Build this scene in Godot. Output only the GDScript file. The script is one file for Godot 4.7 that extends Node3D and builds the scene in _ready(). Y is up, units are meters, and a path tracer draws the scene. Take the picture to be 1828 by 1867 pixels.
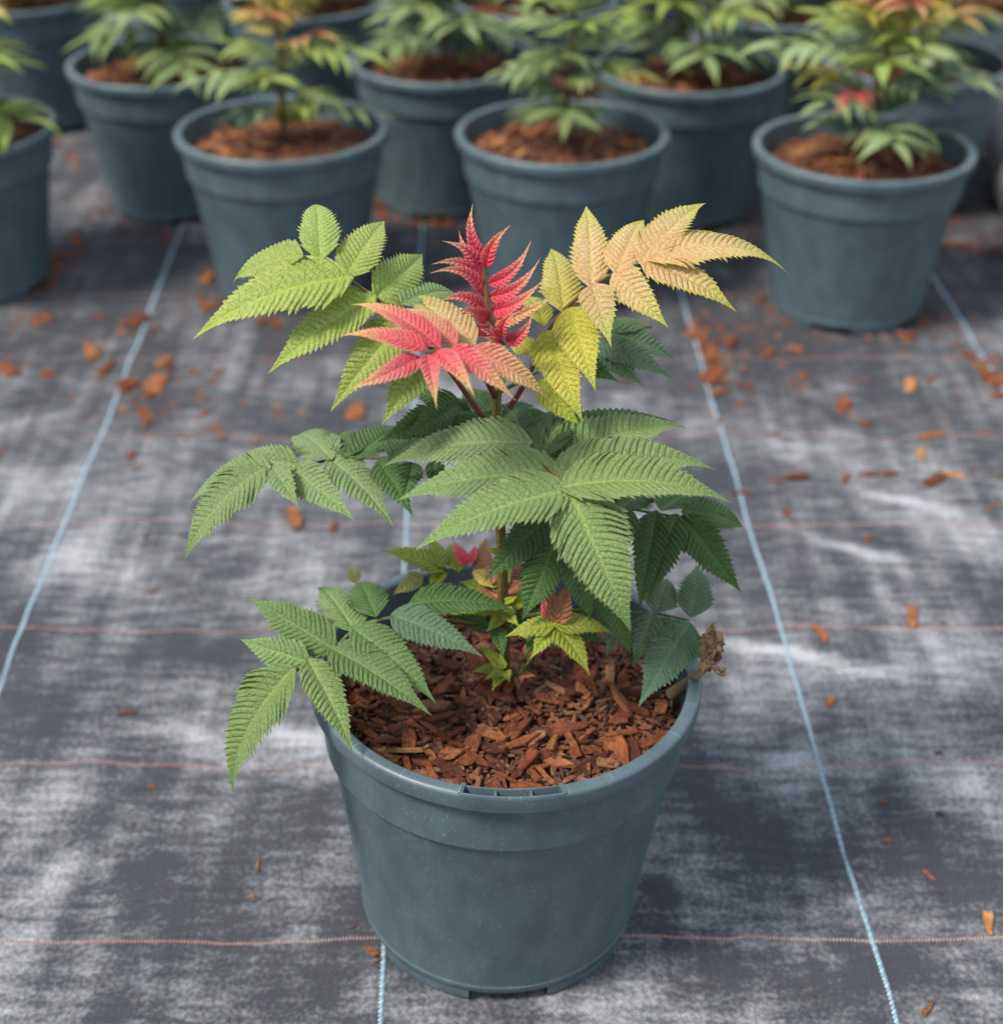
extends Node3D
# A potted shrub with pink, peach and green pinnate leaves on a woven ground fabric, rows of like pots behind. y up, metres.

const POT_HEIGHT := 0.178
const RIM_RADIUS := 0.112
const SOIL_LEVEL := 0.158
const MAIN := Vector3(0.001, 0.0, -0.6928)

var rng := RandomNumberGenerator.new()
var bumps := FastNoiseLite.new()
var names := {}
var pot_spots: Array = []
var leaf_mat: StandardMaterial3D
var chip_mats: Array = []
var chip_shapes: Array = []
var unit_leaflets := {}
var pot_parts := {}
var bark_dust_mesh: Mesh
var bed_mesh: Mesh

# linear base colours: [near the midrib base, middle, tip, margin, veins]
var PAL := [
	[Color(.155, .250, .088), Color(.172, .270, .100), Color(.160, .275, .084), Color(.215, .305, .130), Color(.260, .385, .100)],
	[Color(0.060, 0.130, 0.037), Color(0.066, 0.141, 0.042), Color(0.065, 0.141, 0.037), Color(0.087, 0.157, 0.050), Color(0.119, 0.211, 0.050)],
	[Color(0.095, 0.173, 0.103), Color(0.104, 0.182, 0.110), Color(0.097, 0.182, 0.093), Color(0.121, 0.196, 0.117), Color(0.146, 0.243, 0.106)],
	[Color(0.265, 0.367, 0.080), Color(0.305, 0.402, 0.110), Color(0.265, 0.375, 0.075), Color(0.371, 0.433, 0.150), Color(0.335, 0.442, 0.070)],
	[Color(0.526, 0.340, 0.183), Color(0.543, 0.392, 0.215), Color(0.381, 0.429, 0.089), Color(0.454, 0.446, 0.122), Color(0.437, 0.405, 0.097)],
	[Color(.600, .070, .110), Color(.640, .150, .165), Color(.600, .470, .180), Color(.640, .300, .220), Color(.600, .130, .140)],
	[Color(0.566, 0.043, 0.086), Color(0.653, 0.096, 0.144), Color(0.634, 0.403, 0.250), Color(0.672, 0.202, 0.202), Color(0.595, 0.115, 0.125)],
	[Color(0.397, 0.389, 0.051), Color(0.440, 0.431, 0.072), Color(0.339, 0.407, 0.063), Color(0.474, 0.474, 0.127), Color(0.389, 0.423, 0.034)],
	[Color(0.265, 0.345, 0.040), Color(0.310, 0.380, 0.052), Color(0.265, 0.368, 0.046), Color(0.333, 0.368, 0.069), Color(0.310, 0.402, 0.040)],
	[Color(.330, .140, .075), Color(.360, .150, .085), Color(.330, .190, .065), Color(.330, .170, .080), Color(.330, .190, .070)],
	[Color(.420, .440, .170), Color(.450, .460, .210), Color(.380, .370, .110), Color(.460, .460, .200), Color(.380, .420, .130)],
	[Color(0.559, 0.154, 0.130), Color(0.559, 0.284, 0.178), Color(0.502, 0.413, 0.130), Color(0.559, 0.381, 0.203), Color(0.526, 0.251, 0.138)],
	[Color(0.464, 0.398, 0.091), Color(0.472, 0.414, 0.124), Color(0.389, 0.414, 0.075), Color(0.464, 0.430, 0.132), Color(0.398, 0.414, 0.058)],
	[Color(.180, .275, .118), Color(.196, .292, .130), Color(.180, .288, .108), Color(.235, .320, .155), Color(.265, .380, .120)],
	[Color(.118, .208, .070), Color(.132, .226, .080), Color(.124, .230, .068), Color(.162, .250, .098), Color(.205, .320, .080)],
	[Color(0.259, 0.362, 0.172), Color(0.282, 0.385, 0.190), Color(0.265, 0.380, 0.161), Color(0.333, 0.420, 0.230), Color(0.310, 0.425, 0.172)],
]


func _ready() -> void:
	rng.seed = 4711
	# ---- camera
	var cam := Camera3D.new()
	cam.name = "camera"
	var lens := CameraAttributesPhysical.new()
	lens.frustum_focal_length = 36.641
	lens.exposure_aperture = 4.1
	lens.frustum_focus_distance = 0.775
	lens.frustum_near = 0.02
	lens.frustum_far = 200.0
	cam.attributes = lens
	cam.position = Vector3(0, 0.7056, 0)
	cam.rotation = Vector3(-0.55612, 0, 0)
	cam.near = 0.02
	cam.far = 200.0
	cam.fov = 36.2676
	add_child(cam)
	cam.current = true
	# ---- sky, exposure
	var env := Environment.new()
	env.background_mode = Environment.BG_SKY
	var sky := Sky.new()
	var air := ProceduralSkyMaterial.new()
	air.sky_top_color = Color(0.80, 0.84, 0.90)
	air.sky_horizon_color = Color(0.86, 0.88, 0.91)
	air.ground_horizon_color = Color(0.55, 0.55, 0.56)
	air.ground_bottom_color = Color(0.35, 0.35, 0.36)
	air.sky_curve = 0.2
	air.energy_multiplier = 0.78
	sky.sky_material = air
	env.sky = sky
	env.tonemap_mode = Environment.TONE_MAPPER_LINEAR
	env.tonemap_exposure = 2.25
	env.sdfgi_enabled = true
	env.ssao_enabled = true
	env.ssil_enabled = true
	var around := WorldEnvironment.new()
	around.name = "environment"
	around.environment = env
	add_child(around)
	# ---- sun behind thin cloud, high on the left
	var sun := DirectionalLight3D.new()
	sun.name = "sun"
	sun.light_energy = 0.95
	sun.light_color = Color(1.0, 0.965, 0.91)
	sun.light_angular_distance = 13.0
	sun.shadow_enabled = true
	add_child(sun)
	sun.look_at_from_position(Vector3(-0.66, 0.95, 0.36), Vector3.ZERO, Vector3.UP)
	# ---- the place
	bumps.seed = 5
	bumps.frequency = 5.5
	bumps.fractal_octaves = 3
	pot_spots = [[0.001, -0.6928], [-0.588, -1.625], [-0.2325, -1.619], [0.0638, -1.609], [0.3715, -1.562], [-0.405, -1.871], [-0.07, -1.883], [0.223, -1.848], [0.497, -1.88], [-0.655, -2.2], [-0.265, -2.17], [0.045, -2.17], [0.372, -2.13], [0.7, -2.17], [-0.86, -2.47], [-0.47, -2.47], [-0.11, -2.47], [0.2, -2.47], [0.53, -2.47], [0.86, -2.47]]
	make_materials()
	make_ground()
	make_threads()
	make_fabric_roll()
	make_pot_parts()
	taper = [1.02, 0.957]
	make_pot_shapes()
	make_main_pot()
	taper = [1.0, 1.0]
	make_pot_shapes()
	make_main_mulch()
	make_main_shrub()
	make_withered_leaf()
	make_back_rows()
	make_ground_chips()
	make_litter()


# ------------------------------------------------------------------ helpers
func numbered(called: String) -> String:
	var n: int = names.get(called, 0)
	names[called] = n + 1
	return called if n == 0 else "%s_%03d" % [called, n]


func thing(called: String, label: String, category: String, at: Vector3, group := "") -> Node3D:
	var o := Node3D.new()
	o.name = numbered(called)
	add_child(o)
	o.position = at
	o.set_meta("label", label)
	o.set_meta("category", category)
	if group != "":
		o.set_meta("group", group)
	return o


func part(called: String, m: Mesh, mat: Material, parent: Node, xf := Transform3D()) -> MeshInstance3D:
	var o := MeshInstance3D.new()
	o.name = called
	o.mesh = m
	o.material_override = null
	if mat:
		o.set_surface_override_material(0, mat)
	o.transform = xf
	parent.add_child(o, true)
	return o


func srgb(c: Color) -> Color:
	return c.linear_to_srgb()


func noise_image(w: int, h: int, freq: float, sd: int, oct := 4, type := FastNoiseLite.TYPE_SIMPLEX_SMOOTH) -> Image:
	var n := FastNoiseLite.new()
	n.noise_type = type
	n.seed = sd
	n.frequency = freq
	n.fractal_octaves = oct
	var im := n.get_image(w, h)
	im.convert(Image.FORMAT_L8)
	return im


func seamless(w: int, h: int, freq: float, sd: int, oct := 4) -> Image:
	var n := FastNoiseLite.new()
	n.seed = sd
	n.frequency = freq
	n.fractal_octaves = oct
	var im := n.get_seamless_image(w, h)
	im.convert(Image.FORMAT_L8)
	return im


func ground_height(x: float, z: float) -> float:
	if absf(x) > 1.35 or z > -0.1 or z < -3.4:
		return -0.002
	var free := 1.0
	for p in pot_spots:
		var r := Vector2(x - p[0], z - p[1]).length()
		free = minf(free, smoothstep(0.088, 0.17, r))
	var n := bumps.get_noise_2d(x, z * 1.3)
	return free * clampf(-0.0028 + 0.0055 * n, -0.0075, 0.0008) - 0.0004


func make_materials() -> void:
	leaf_mat = StandardMaterial3D.new()
	leaf_mat.resource_name = "leaf"
	leaf_mat.vertex_color_use_as_albedo = true
	leaf_mat.roughness = 0.44
	leaf_mat.metallic_specular = 0.42
	var lt := seamless(256, 256, 0.03, 31, 5)
	var tex := Image.create(256, 256, false, Image.FORMAT_RGB8)
	for y in 256:
		for x in 256:
			var v := lt.get_pixel(x, y).r
			var g := 0.80 + 0.24 * v
			tex.set_pixel(x, y, Color(minf(g * 1.02, 1), minf(g, 1), minf(g * 0.97, 1)))
	leaf_mat.albedo_texture = ImageTexture.create_from_image(tex)
	leaf_mat.heightmap_enabled = true
	leaf_mat.heightmap_texture = ImageTexture.create_from_image(seamless(256, 256, 0.05, 77, 3))
	leaf_mat.heightmap_scale = 0.055
	leaf_mat.backlight_enabled = true
	leaf_mat.backlight = srgb(Color(0.60, 0.60, 0.36))
	# bark chips: fibres run along the chip
	var fib := noise_image(64, 256, 0.02, 9, 4)
	var fine := noise_image(256, 64, 0.09, 10, 3)
	fib.resize(256, 256)
	fine.resize(256, 256)
	var fimg := Image.create(256, 256, false, Image.FORMAT_RGB8)
	var hfib := Image.create(256, 256, false, Image.FORMAT_L8)
	for y in 256:
		for x in 256:
			var v := 0.45 * fib.get_pixel(x, y).r + 0.55 * fine.get_pixel(x, y).r
			var g := 0.45 + 0.75 * v
			fimg.set_pixel(x, y, Color(minf(g, 1), minf(g * 0.97, 1), minf(g * 0.93, 1)))
			hfib.set_pixel(x, y, Color(v, v, v))
	var ft := ImageTexture.create_from_image(fimg)
	var hf := ImageTexture.create_from_image(hfib)
	for c in [Color(.195, .064, .028), Color(.140, .044, .021), Color(.265, .108, .048), Color(.085, .028, .016), Color(.215, .110, .060), Color(.400, .205, .090), Color(.045, .022, .014)]:
		var m := StandardMaterial3D.new()
		m.resource_name = "bark"
		m.albedo_color = srgb(c)
		m.albedo_texture = ft
		m.heightmap_enabled = true
		m.heightmap_texture = hf
		m.heightmap_scale = 0.06
		m.roughness = 0.8
		m.metallic_specular = 0.3
		chip_mats.append(m)
	for k in 14:
		chip_shapes.append(chip_shape(100 + k))


# ------------------------------------------------------------------ ground
func make_ground() -> void:
	var S := 2048
	var low := noise_image(512, 512, 0.011, 21, 4)
	var mid := noise_image(1024, 1024, 0.016, 22, 5)
	# hand-placed dust and darker patches: x, z, half length, half width, turn, strength
	var bend := noise_image(512, 512, 0.025, 26, 3)
	var bendd := bend.get_data()
	var q := PackedFloat32Array()
	q.resize(512 * 512)
	for b in [
		[0.1964,-0.9465,0.0284,0.0083,-0.357,0.5],
		[0.2307,-0.9295,0.0319,0.0082,-0.415,0.62],
		[0.2713,-0.9083,0.0278,0.0079,-0.057,0.6],
		[0.1725,-0.9534,0.0246,0.0111,-0.298,0.25],
		[0.2754,-1.0866,0.0269,0.0076,-0.463,0.6],
		[0.3084,-1.0701,0.0261,0.0084,-0.33,0.7],
		[0.3212,-1.046,0.0165,0.0102,-1.147,0.3],
		[0.3112,-1.0001,0.0187,0.0181,-0.906,0.2],
		[0.3244,-1.1721,0.0192,0.0075,-0.559,0.55],
		[0.3508,-1.161,0.0184,0.0085,-0.28,0.7],
		[0.3657,-1.1429,0.0108,0.0095,-1.499,0.35],
		[0.3845,-1.1429,0.0119,0.011,-0.695,0.25],
		[0.3092,-1.274,0.0132,0.0144,1.04,0.35],
		[0.3533,-1.3282,0.018,0.0105,0.591,0.2],
		[0.3489,-1.3742,0.0275,0.0095,-0.583,0.2],
		[0.1943,-1.2953,0.0207,0.032,-0.0,0.22],
		[0.1715,-1.274,0.0204,0.0413,-0.0,0.15],
		[0.1966,-0.8156,0.0219,0.0114,-0.271,0.45],
		[0.1786,-0.8072,0.0212,0.0156,0.469,0.2],
		[0.2322,-0.8475,0.03,0.0241,1.065,0.12],
		[0.3186,-0.7962,0.0289,0.0142,0.612,0.22],
		[0.3086,-0.7438,0.0272,0.013,0.595,0.2],
		[0.2879,-0.7908,0.0238,0.0211,0.241,0.12],
		[-0.2353,-0.8475,0.0474,0.0083,-0.157,0.2],
		[-0.1506,-0.8445,0.0277,0.0127,-0.209,0.6],
		[-0.1659,-0.8156,0.0224,0.0102,-0.0,0.25],
		[-0.2113,-0.8415,0.0229,0.0176,-0.0,0.2],
		[-0.2919,-0.78,0.0219,0.0197,1.25,0.28],
		[-0.2785,-0.7241,0.0245,0.0222,1.684,0.5],
		[-0.2886,-0.6957,0.0203,0.0187,-0.0,0.35],
		[-0.2861,-0.66,0.0131,0.0133,-0.0,0.2],
		[-0.2351,-0.6514,0.0188,0.0132,0.489,0.22],
		[-0.2249,-0.6183,0.0283,0.0161,-0.0,0.2],
		[-0.186,-0.6305,0.0287,0.0123,-0.0,0.18],
		[-0.1088,-0.7241,0.0208,0.0239,-0.0,0.12],
		[-0.1224,-0.66,0.026,0.0173,0.235,0.18],
		[-0.1388,-0.6866,0.0201,0.0136,-0.0,0.1],
		[0.0678,-0.6143,0.0197,0.0162,1.091,0.3],
		[0.0452,-0.6006,0.0186,0.0077,-0.0,0.25],
		[0.2292,-0.6065,0.0187,0.0158,-0.0,0.22],
		[0.2728,-0.6065,0.0125,0.012,-0.0,0.2],
		[-0.0853,-0.6065,0.0156,0.0117,-0.0,0.2],
		[-0.3946,-1.5557,0.0643,0.0145,0.172,0.22],
		[-0.4718,-1.5557,0.0352,0.0146,0.44,0.15],
		[-0.4934,-1.5002,0.0227,0.0258,1.117,0.2],
		[-0.3036,-1.3061,0.0156,0.0219,-0.0,0.2],
		[-0.4544,-1.3061,0.0208,0.0223,-0.0,0.15],
		[-0.4632,-1.4478,0.033,0.0261,0.418,0.1],
		[-0.3031,-1.1656,0.0765,0.0545,-0.0,0.1],
		[-0.2295,-1.1208,0.0558,0.0512,-0.0,0.1],
		[-0.3589,-1.0783,0.0452,0.0493,-0.0,0.1],
		[-0.1351,-1.1035,0.0414,0.0497,-0.0,0.12],
		[-0.2605,-0.9854,0.0679,0.036,-0.0,0.1],
		[0.3195,-0.943,0.0247,0.0343,-0.0,0.15],
		[0.3656,-0.9781,0.0211,0.0291,-0.0,0.12],
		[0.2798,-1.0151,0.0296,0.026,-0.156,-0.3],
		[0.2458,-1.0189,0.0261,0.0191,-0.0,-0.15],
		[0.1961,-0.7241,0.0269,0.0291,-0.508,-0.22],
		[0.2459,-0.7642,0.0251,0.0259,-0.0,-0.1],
		[0.0947,-0.6889,0.0095,0.0086,0.443,-0.55],  # strongest darkening of the fabric, just right of the front pot base
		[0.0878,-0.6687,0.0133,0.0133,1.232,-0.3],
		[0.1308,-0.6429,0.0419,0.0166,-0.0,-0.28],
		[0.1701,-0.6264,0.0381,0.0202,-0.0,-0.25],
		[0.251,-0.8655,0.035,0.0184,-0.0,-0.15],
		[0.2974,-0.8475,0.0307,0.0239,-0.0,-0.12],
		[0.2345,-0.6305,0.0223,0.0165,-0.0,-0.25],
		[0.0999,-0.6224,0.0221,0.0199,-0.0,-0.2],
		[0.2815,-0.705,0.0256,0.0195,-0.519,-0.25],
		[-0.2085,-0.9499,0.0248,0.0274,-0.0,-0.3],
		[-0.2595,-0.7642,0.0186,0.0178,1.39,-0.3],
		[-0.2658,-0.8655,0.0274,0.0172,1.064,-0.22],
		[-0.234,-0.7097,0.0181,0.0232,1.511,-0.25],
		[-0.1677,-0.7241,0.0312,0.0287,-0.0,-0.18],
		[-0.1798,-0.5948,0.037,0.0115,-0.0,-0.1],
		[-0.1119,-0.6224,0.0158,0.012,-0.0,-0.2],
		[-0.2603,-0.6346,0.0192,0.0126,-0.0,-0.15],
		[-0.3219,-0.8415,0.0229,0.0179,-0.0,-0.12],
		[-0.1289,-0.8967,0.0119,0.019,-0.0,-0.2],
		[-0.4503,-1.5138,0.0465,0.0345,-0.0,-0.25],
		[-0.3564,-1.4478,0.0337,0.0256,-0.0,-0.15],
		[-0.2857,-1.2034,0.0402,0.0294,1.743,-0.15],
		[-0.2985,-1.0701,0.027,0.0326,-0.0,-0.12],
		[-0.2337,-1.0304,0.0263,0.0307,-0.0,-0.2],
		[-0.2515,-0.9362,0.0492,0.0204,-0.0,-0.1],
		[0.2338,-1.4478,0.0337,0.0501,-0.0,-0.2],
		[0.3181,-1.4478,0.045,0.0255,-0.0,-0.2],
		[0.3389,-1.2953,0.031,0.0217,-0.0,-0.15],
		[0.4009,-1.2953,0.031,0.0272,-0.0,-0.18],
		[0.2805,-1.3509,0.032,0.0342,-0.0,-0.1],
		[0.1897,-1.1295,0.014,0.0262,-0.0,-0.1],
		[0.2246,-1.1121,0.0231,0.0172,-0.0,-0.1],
		[0.122,-0.6224,0.1328,0.0277,-0.0,-0.16],
		[-0.1934,-0.6183,0.1039,0.0239,-0.0,-0.1],
		[-0.2775,-1.0783,0.1175,0.1163,-0.0,0.1],
		[0.2875,-1.0783,0.1356,0.1165,-0.0,0.06],
		[-0.0707,-1.4737,0.1709,0.0511,-0.0,-0.12],
		[-0.2591,-1.4351,0.0558,0.0374,-0.0,-0.1]]:
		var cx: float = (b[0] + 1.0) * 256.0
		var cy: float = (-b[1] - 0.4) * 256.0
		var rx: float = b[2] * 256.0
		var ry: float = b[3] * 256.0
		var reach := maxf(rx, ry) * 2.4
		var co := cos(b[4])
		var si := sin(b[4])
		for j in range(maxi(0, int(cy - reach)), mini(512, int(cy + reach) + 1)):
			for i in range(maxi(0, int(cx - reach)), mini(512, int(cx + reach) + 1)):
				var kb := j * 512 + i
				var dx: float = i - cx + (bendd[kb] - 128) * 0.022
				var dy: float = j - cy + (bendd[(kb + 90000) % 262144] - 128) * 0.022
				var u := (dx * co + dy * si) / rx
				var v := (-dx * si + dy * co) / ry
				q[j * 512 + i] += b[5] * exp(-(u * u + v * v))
	var lowd := low.get_data()
	var mask := Image.create(512, 512, false, Image.FORMAT_L8)
	for j in 512:
		for i in 512:
			var k := j * 512 + i
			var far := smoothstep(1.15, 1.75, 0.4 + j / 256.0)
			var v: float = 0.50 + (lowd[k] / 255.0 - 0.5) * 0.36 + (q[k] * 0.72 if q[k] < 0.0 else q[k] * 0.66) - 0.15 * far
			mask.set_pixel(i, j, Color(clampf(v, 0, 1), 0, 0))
	mask.resize(S, S, Image.INTERPOLATE_CUBIC)
	mid.resize(S, S, Image.INTERPOLATE_CUBIC)
	var weft := noise_image(512, 2048, 0.09, 23, 3)
	weft.resize(S, S, Image.INTERPOLATE_BILINEAR)
	var warp := noise_image(2048, 256, 0.035, 24, 3)
	warp.resize(S, S, Image.INTERPOLATE_BILINEAR)
	var grit := noise_image(2048, 2048, 0.22, 25, 2)
	var a := mask.get_data()
	var b2 := mid.get_data()
	var c2 := weft.get_data()
	var d2 := warp.get_data()
	var e2 := grit.get_data()
	var out := PackedByteArray()
	out.resize(S * S * 3)
	# a table from dust amount to colour, fabric to pale dust
	var tr := PackedInt32Array()
	var tg := PackedInt32Array()
	var tb := PackedInt32Array()
	for i in 1024:
		var t := clampf((i - 285.0) / 520.0, 0, 1)
		t = t * t * (3.0 - 2.0 * t) * 0.5 + t * t * 0.5
		var c := srgb(Color(.047, .051, .060).lerp(Color(.37, .38, .41), t))
		tr.append(int(c.r * 255))
		tg.append(int(c.g * 255))
		tb.append(int(c.b * 255))
	var o := 0
	for k in S * S:
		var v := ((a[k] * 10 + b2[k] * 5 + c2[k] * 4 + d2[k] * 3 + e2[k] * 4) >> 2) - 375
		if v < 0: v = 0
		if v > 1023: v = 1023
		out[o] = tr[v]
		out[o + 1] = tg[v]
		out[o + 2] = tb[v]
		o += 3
	var m := StandardMaterial3D.new()
	m.resource_name = "woven fabric"
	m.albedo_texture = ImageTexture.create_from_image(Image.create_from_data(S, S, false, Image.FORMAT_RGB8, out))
	m.roughness = 0.8
	m.metallic_specular = 0.22
	# the weave itself: flat tapes, about 2 mm by 1.4 mm
	var wv := Image.create(256, 256, false, Image.FORMAT_RGB8)
	var wn := seamless(256, 256, 0.05, 61, 3)
	var tape_x := []
	var tape_y := []
	for i in 64:
		tape_x.append(rng.randf_range(-0.08, 0.08))
		tape_y.append(rng.randf_range(-0.10, 0.10))
	for j in 256:
		for i in 256:
			var px := i / 8.0
			var py := j / 10.667
			var over := (int(px) + int(py)) % 2 == 0
			var fx := absf(fposmod(px, 1.0) - 0.5) * 2.0
			var fy := absf(fposmod(py, 1.0) - 0.5) * 2.0
			var g := (1.0 - 0.30 * fy * fy) if over else (0.93 - 0.30 * fx * fx)
			g *= 0.80 + 0.22 * wn.get_pixel(i, j).r + (tape_y[int(py)] if over else tape_x[int(px)])
			g = clampf(g, 0, 1)
			wv.set_pixel(i, j, srgb(Color(g, g, g)))
	m.detail_enabled = true
	m.detail_blend_mode = BaseMaterial3D.BLEND_MODE_MUL
	m.detail_uv_layer = BaseMaterial3D.DETAIL_UV_2
	m.detail_albedo = ImageTexture.create_from_image(wv)
	var xs: Array = [-60.0, -20.0, -6.0, -2.5]
	var zs: Array = [60.0, 20.0, 6.0, 1.5, 0.3]
	for i in 136:
		xs.append(-1.35 + i * 0.02)
	for j in 166:
		zs.append(-0.1 - j * 0.02)
	xs.append_array([2.5, 6.0, 20.0, 60.0])
	zs.append_array([-4.5, -8.0, -20.0, -60.0])
	var st := SurfaceTool.new()
	st.begin(Mesh.PRIMITIVE_TRIANGLES)
	for z in zs:
		for x in xs:
			st.set_uv(Vector2((x + 1.0) / 2.0, (-z - 0.4) / 2.0))
			st.set_uv2(Vector2(x, -z) / 0.0448)
			st.add_vertex(Vector3(x, ground_height(x, z), z))
	var w := xs.size()
	for j in zs.size() - 1:
		for i in w - 1:
			var k := j * w + i
			for t in [k, k + w, k + 1, k + 1, k + w, k + w + 1]:
				st.add_index(t)
	st.generate_normals()
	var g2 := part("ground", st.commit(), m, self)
	g2.set_meta("kind", "structure")
	g2.set_meta("label", "dusty black woven ground fabric under all the pots")


func bar(st: SurfaceTool, c: Vector3, along: Vector3, across: Vector3, up: Vector3, col: Color) -> void:
	# a small rounded stitch: five faces
	st.set_color(col)
	var a := along
	var b := across
	var p := [c - a * 0.75 - b * 0.6, c - a, c - a * 0.75 + b * 0.6, c + a * 0.75 + b * 0.6, c + a, c + a * 0.75 - b * 0.6]
	var mid0 := c - a * 0.55 + up
	var mid1 := c + a * 0.55 + up
	var side0 := c - b
	var side1 := c + b
	for t in [[p[1], mid0, p[0]], [p[0], mid0, side0], [side0, mid0, mid1], [side0, mid1, p[5]], [p[5], mid1, p[4]], [p[1], p[2], mid0], [p[2], side1, mid0], [side1, mid1, mid0], [side1, p[3], mid1], [p[3], p[4], mid1]]:
		for v in t:
			st.add_vertex(v)


func make_threads() -> void:
	var m := StandardMaterial3D.new()
	m.resource_name = "marker yarn"
	m.vertex_color_use_as_albedo = true
	m.roughness = 0.7
	var ground := get_node("ground")
	var wob := FastNoiseLite.new()
	wob.seed = 3
	wob.frequency = 2.2
	for k in range(-2, 4):
		var st := SurfaceTool.new()
		st.begin(Mesh.PRIMITIVE_TRIANGLES)
		var d := 0.42
		var i := 0
		while d < 3.3:
			var x := -0.05305 + k * 0.2898 - 0.0242 * d + 0.0022 * wob.get_noise_2d(d * 0.8, k * 9.0)
			var h := ground_height(x, -d)
			var tone := rng.randf_range(0.85, 1.1)
			var c := Color(.165, .26, .33) if i % 2 == 0 else Color(.25, .335, .385)
			bar(st, Vector3(x, h + 0.0003, -d), Vector3(0.0015, 0, -0.0015), Vector3(0.0006, 0, 0.0010), Vector3(0, 0.0010, 0), c * tone)
			bar(st, Vector3(x + 0.0004, h + 0.0002, -d - 0.00145), Vector3(0.0012, 0, -0.0011), Vector3(0.0005, 0, 0.0008), Vector3(0, 0.0006, 0), Color(.11, .19, .27) * tone)
			d += 0.0029
			i += 1
		st.generate_normals()
		part("blue_thread", st.commit(), m, ground)
	var row := [0.500, 0.657, 0.813, 0.971, 1.123, 1.273, 1.435, 1.592, 1.749, 1.906, 2.06]
	for r in row.size():
		var st := SurfaceTool.new()
		st.begin(Mesh.PRIMITIVE_TRIANGLES)
		var x := -1.1
		while x < 1.1:
			var d: float = row[r] + 0.0048 * wob.get_noise_2d(x * 2.0, r * 7.3) + 0.0014 * wob.get_noise_2d(x * 9.0, r * 3.1 + 40.0)
			var h := ground_height(x, -d)
			var tone := rng.randf_range(0.8, 1.1)
			var faded := clampf(wob.get_noise_2d(x * 3.0, r * 5.0 + 90.0) + 0.4, 0, 1)
			var c := Color(.37, .155, .13).lerp(Color(.34, .25, .235), faded)
			bar(st, Vector3(x, h + 0.0003, -d), Vector3(0.0003, 0, -0.0013), Vector3(0.0006, 0, 0.0), Vector3(0, 0.0007, 0), c * tone)
			x += 0.0021
		st.generate_normals()
		part("red_thread", st.commit(), m, ground)


func make_fabric_roll() -> void:
	var t := thing("fabric_roll", "dark grey roll of ground fabric lying along the right edge", "fabric roll", Vector3(0.628, 0, -1.66))
	var m := StandardMaterial3D.new()
	m.resource_name = "rolled fabric"
	m.albedo_color = srgb(Color(.17, .17, .18))
	m.albedo_texture = ImageTexture.create_from_image(tone_image(256, 0.02, 51, 0.5, 1.0))
	m.uv1_triplanar = true
	m.uv1_scale = Vector3.ONE * 3.0
	m.roughness = 0.6
	var dir := Vector3(0.16, 0, -1.0).normalized()
	var across := Vector3(1, 0, 0.16).normalized()
	var st := SurfaceTool.new()
	st.begin(Mesh.PRIMITIVE_TRIANGLES)
	var n := 36
	var rings := 90
	for j in rings + 1:
		var s := j / float(rings) * 1.7
		for i in n:
			var a := TAU * i / n
			var spiral := 0.002 * fposmod(i / float(n) - 0.3, 1.0)
			var r := 0.046 + spiral * 3.0 + 0.004 * bumps.get_noise_2d(s * 0.9, a * 0.12) + 0.0012 * sin(a * 5.0 + s * 9.0)
			if j == 0:
				r *= 0.93
			var pt := dir * s + across * (cos(a) * r * 1.15) + Vector3(0, sin(a) * r * 0.95 + 0.047, 0)
			pt.y = maxf(pt.y, 0.0005)
			st.add_vertex(pt)
	for j in rings:
		for i in n:
			var k := j * n + i
			var k2 := j * n + (i + 1) % n
			for v in [k, k + n, k2, k2, k + n, k2 + n]:
				st.add_index(v)
	st.generate_normals()
	part("outer_layer", st.commit(), m, t)
	# the open end shows wound layers
	st = SurfaceTool.new()
	st.begin(Mesh.PRIMITIVE_TRIANGLES)
	for l in 6:
		var r0 := 0.041 - l * 0.0065
		var r1 := r0 - 0.0042
		for i in n:
			var a0 := TAU * i / n
			var a1 := TAU * (i + 1) / n
			var pts := []
			for e in [[a0, r0, 0.004], [a1, r0, 0.004], [a1, r1, 0.001 + 0.002 * (l % 2)], [a0, r1, 0.001 + 0.002 * (l % 2)]]:
				pts.append(-dir * -float(e[2]) + across * (cos(e[0]) * e[1] * 1.15) + Vector3(0, sin(e[0]) * e[1] * 0.95 + 0.047, 0))
			for v in [0, 1, 2, 0, 2, 3]:
				st.add_vertex(pts[v])
	st.generate_normals()
	part("wound_layers", st.commit(), m, t)


func tone_image(s: int, freq: float, sd: int, lo: float, hi: float) -> Image:
	var n := seamless(s, s, freq, sd, 4)
	var im := Image.create(s, s, false, Image.FORMAT_RGB8)
	for y in s:
		for x in s:
			var g := lerpf(lo, hi, n.get_pixel(x, y).r)
			im.set_pixel(x, y, Color(g, g, g))
	return im


# ------------------------------------------------------------------ pots
var taper := [1.0, 1.0]


func lathe(profile: Array, from := 0.0, to := TAU, steps := 128, flip := false) -> ArrayMesh:
	var st := SurfaceTool.new()
	st.begin(Mesh.PRIMITIVE_TRIANGLES)
	var n := profile.size()
	for i in steps + 1:
		var a := lerpf(from, to, i / float(steps))
		for p in profile:
			st.set_uv(Vector2(a / TAU * 3.0, p.y / 0.2))
			var wide := lerpf(taper[0], taper[1], p.y / POT_HEIGHT)
			st.add_vertex(Vector3(sin(a) * p.x * wide, p.y, cos(a) * p.x * wide))
	for i in steps:
		for j in n - 1:
			var k := i * n + j
			var idx := [k, k + 1, k + n, k + n, k + 1, k + n + 1]
			if not flip:
				idx = [k, k + n, k + 1, k + n, k + n + 1, k + 1]
			for v in idx:
				st.add_index(v)
	st.generate_normals()
	return st.commit()


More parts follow.
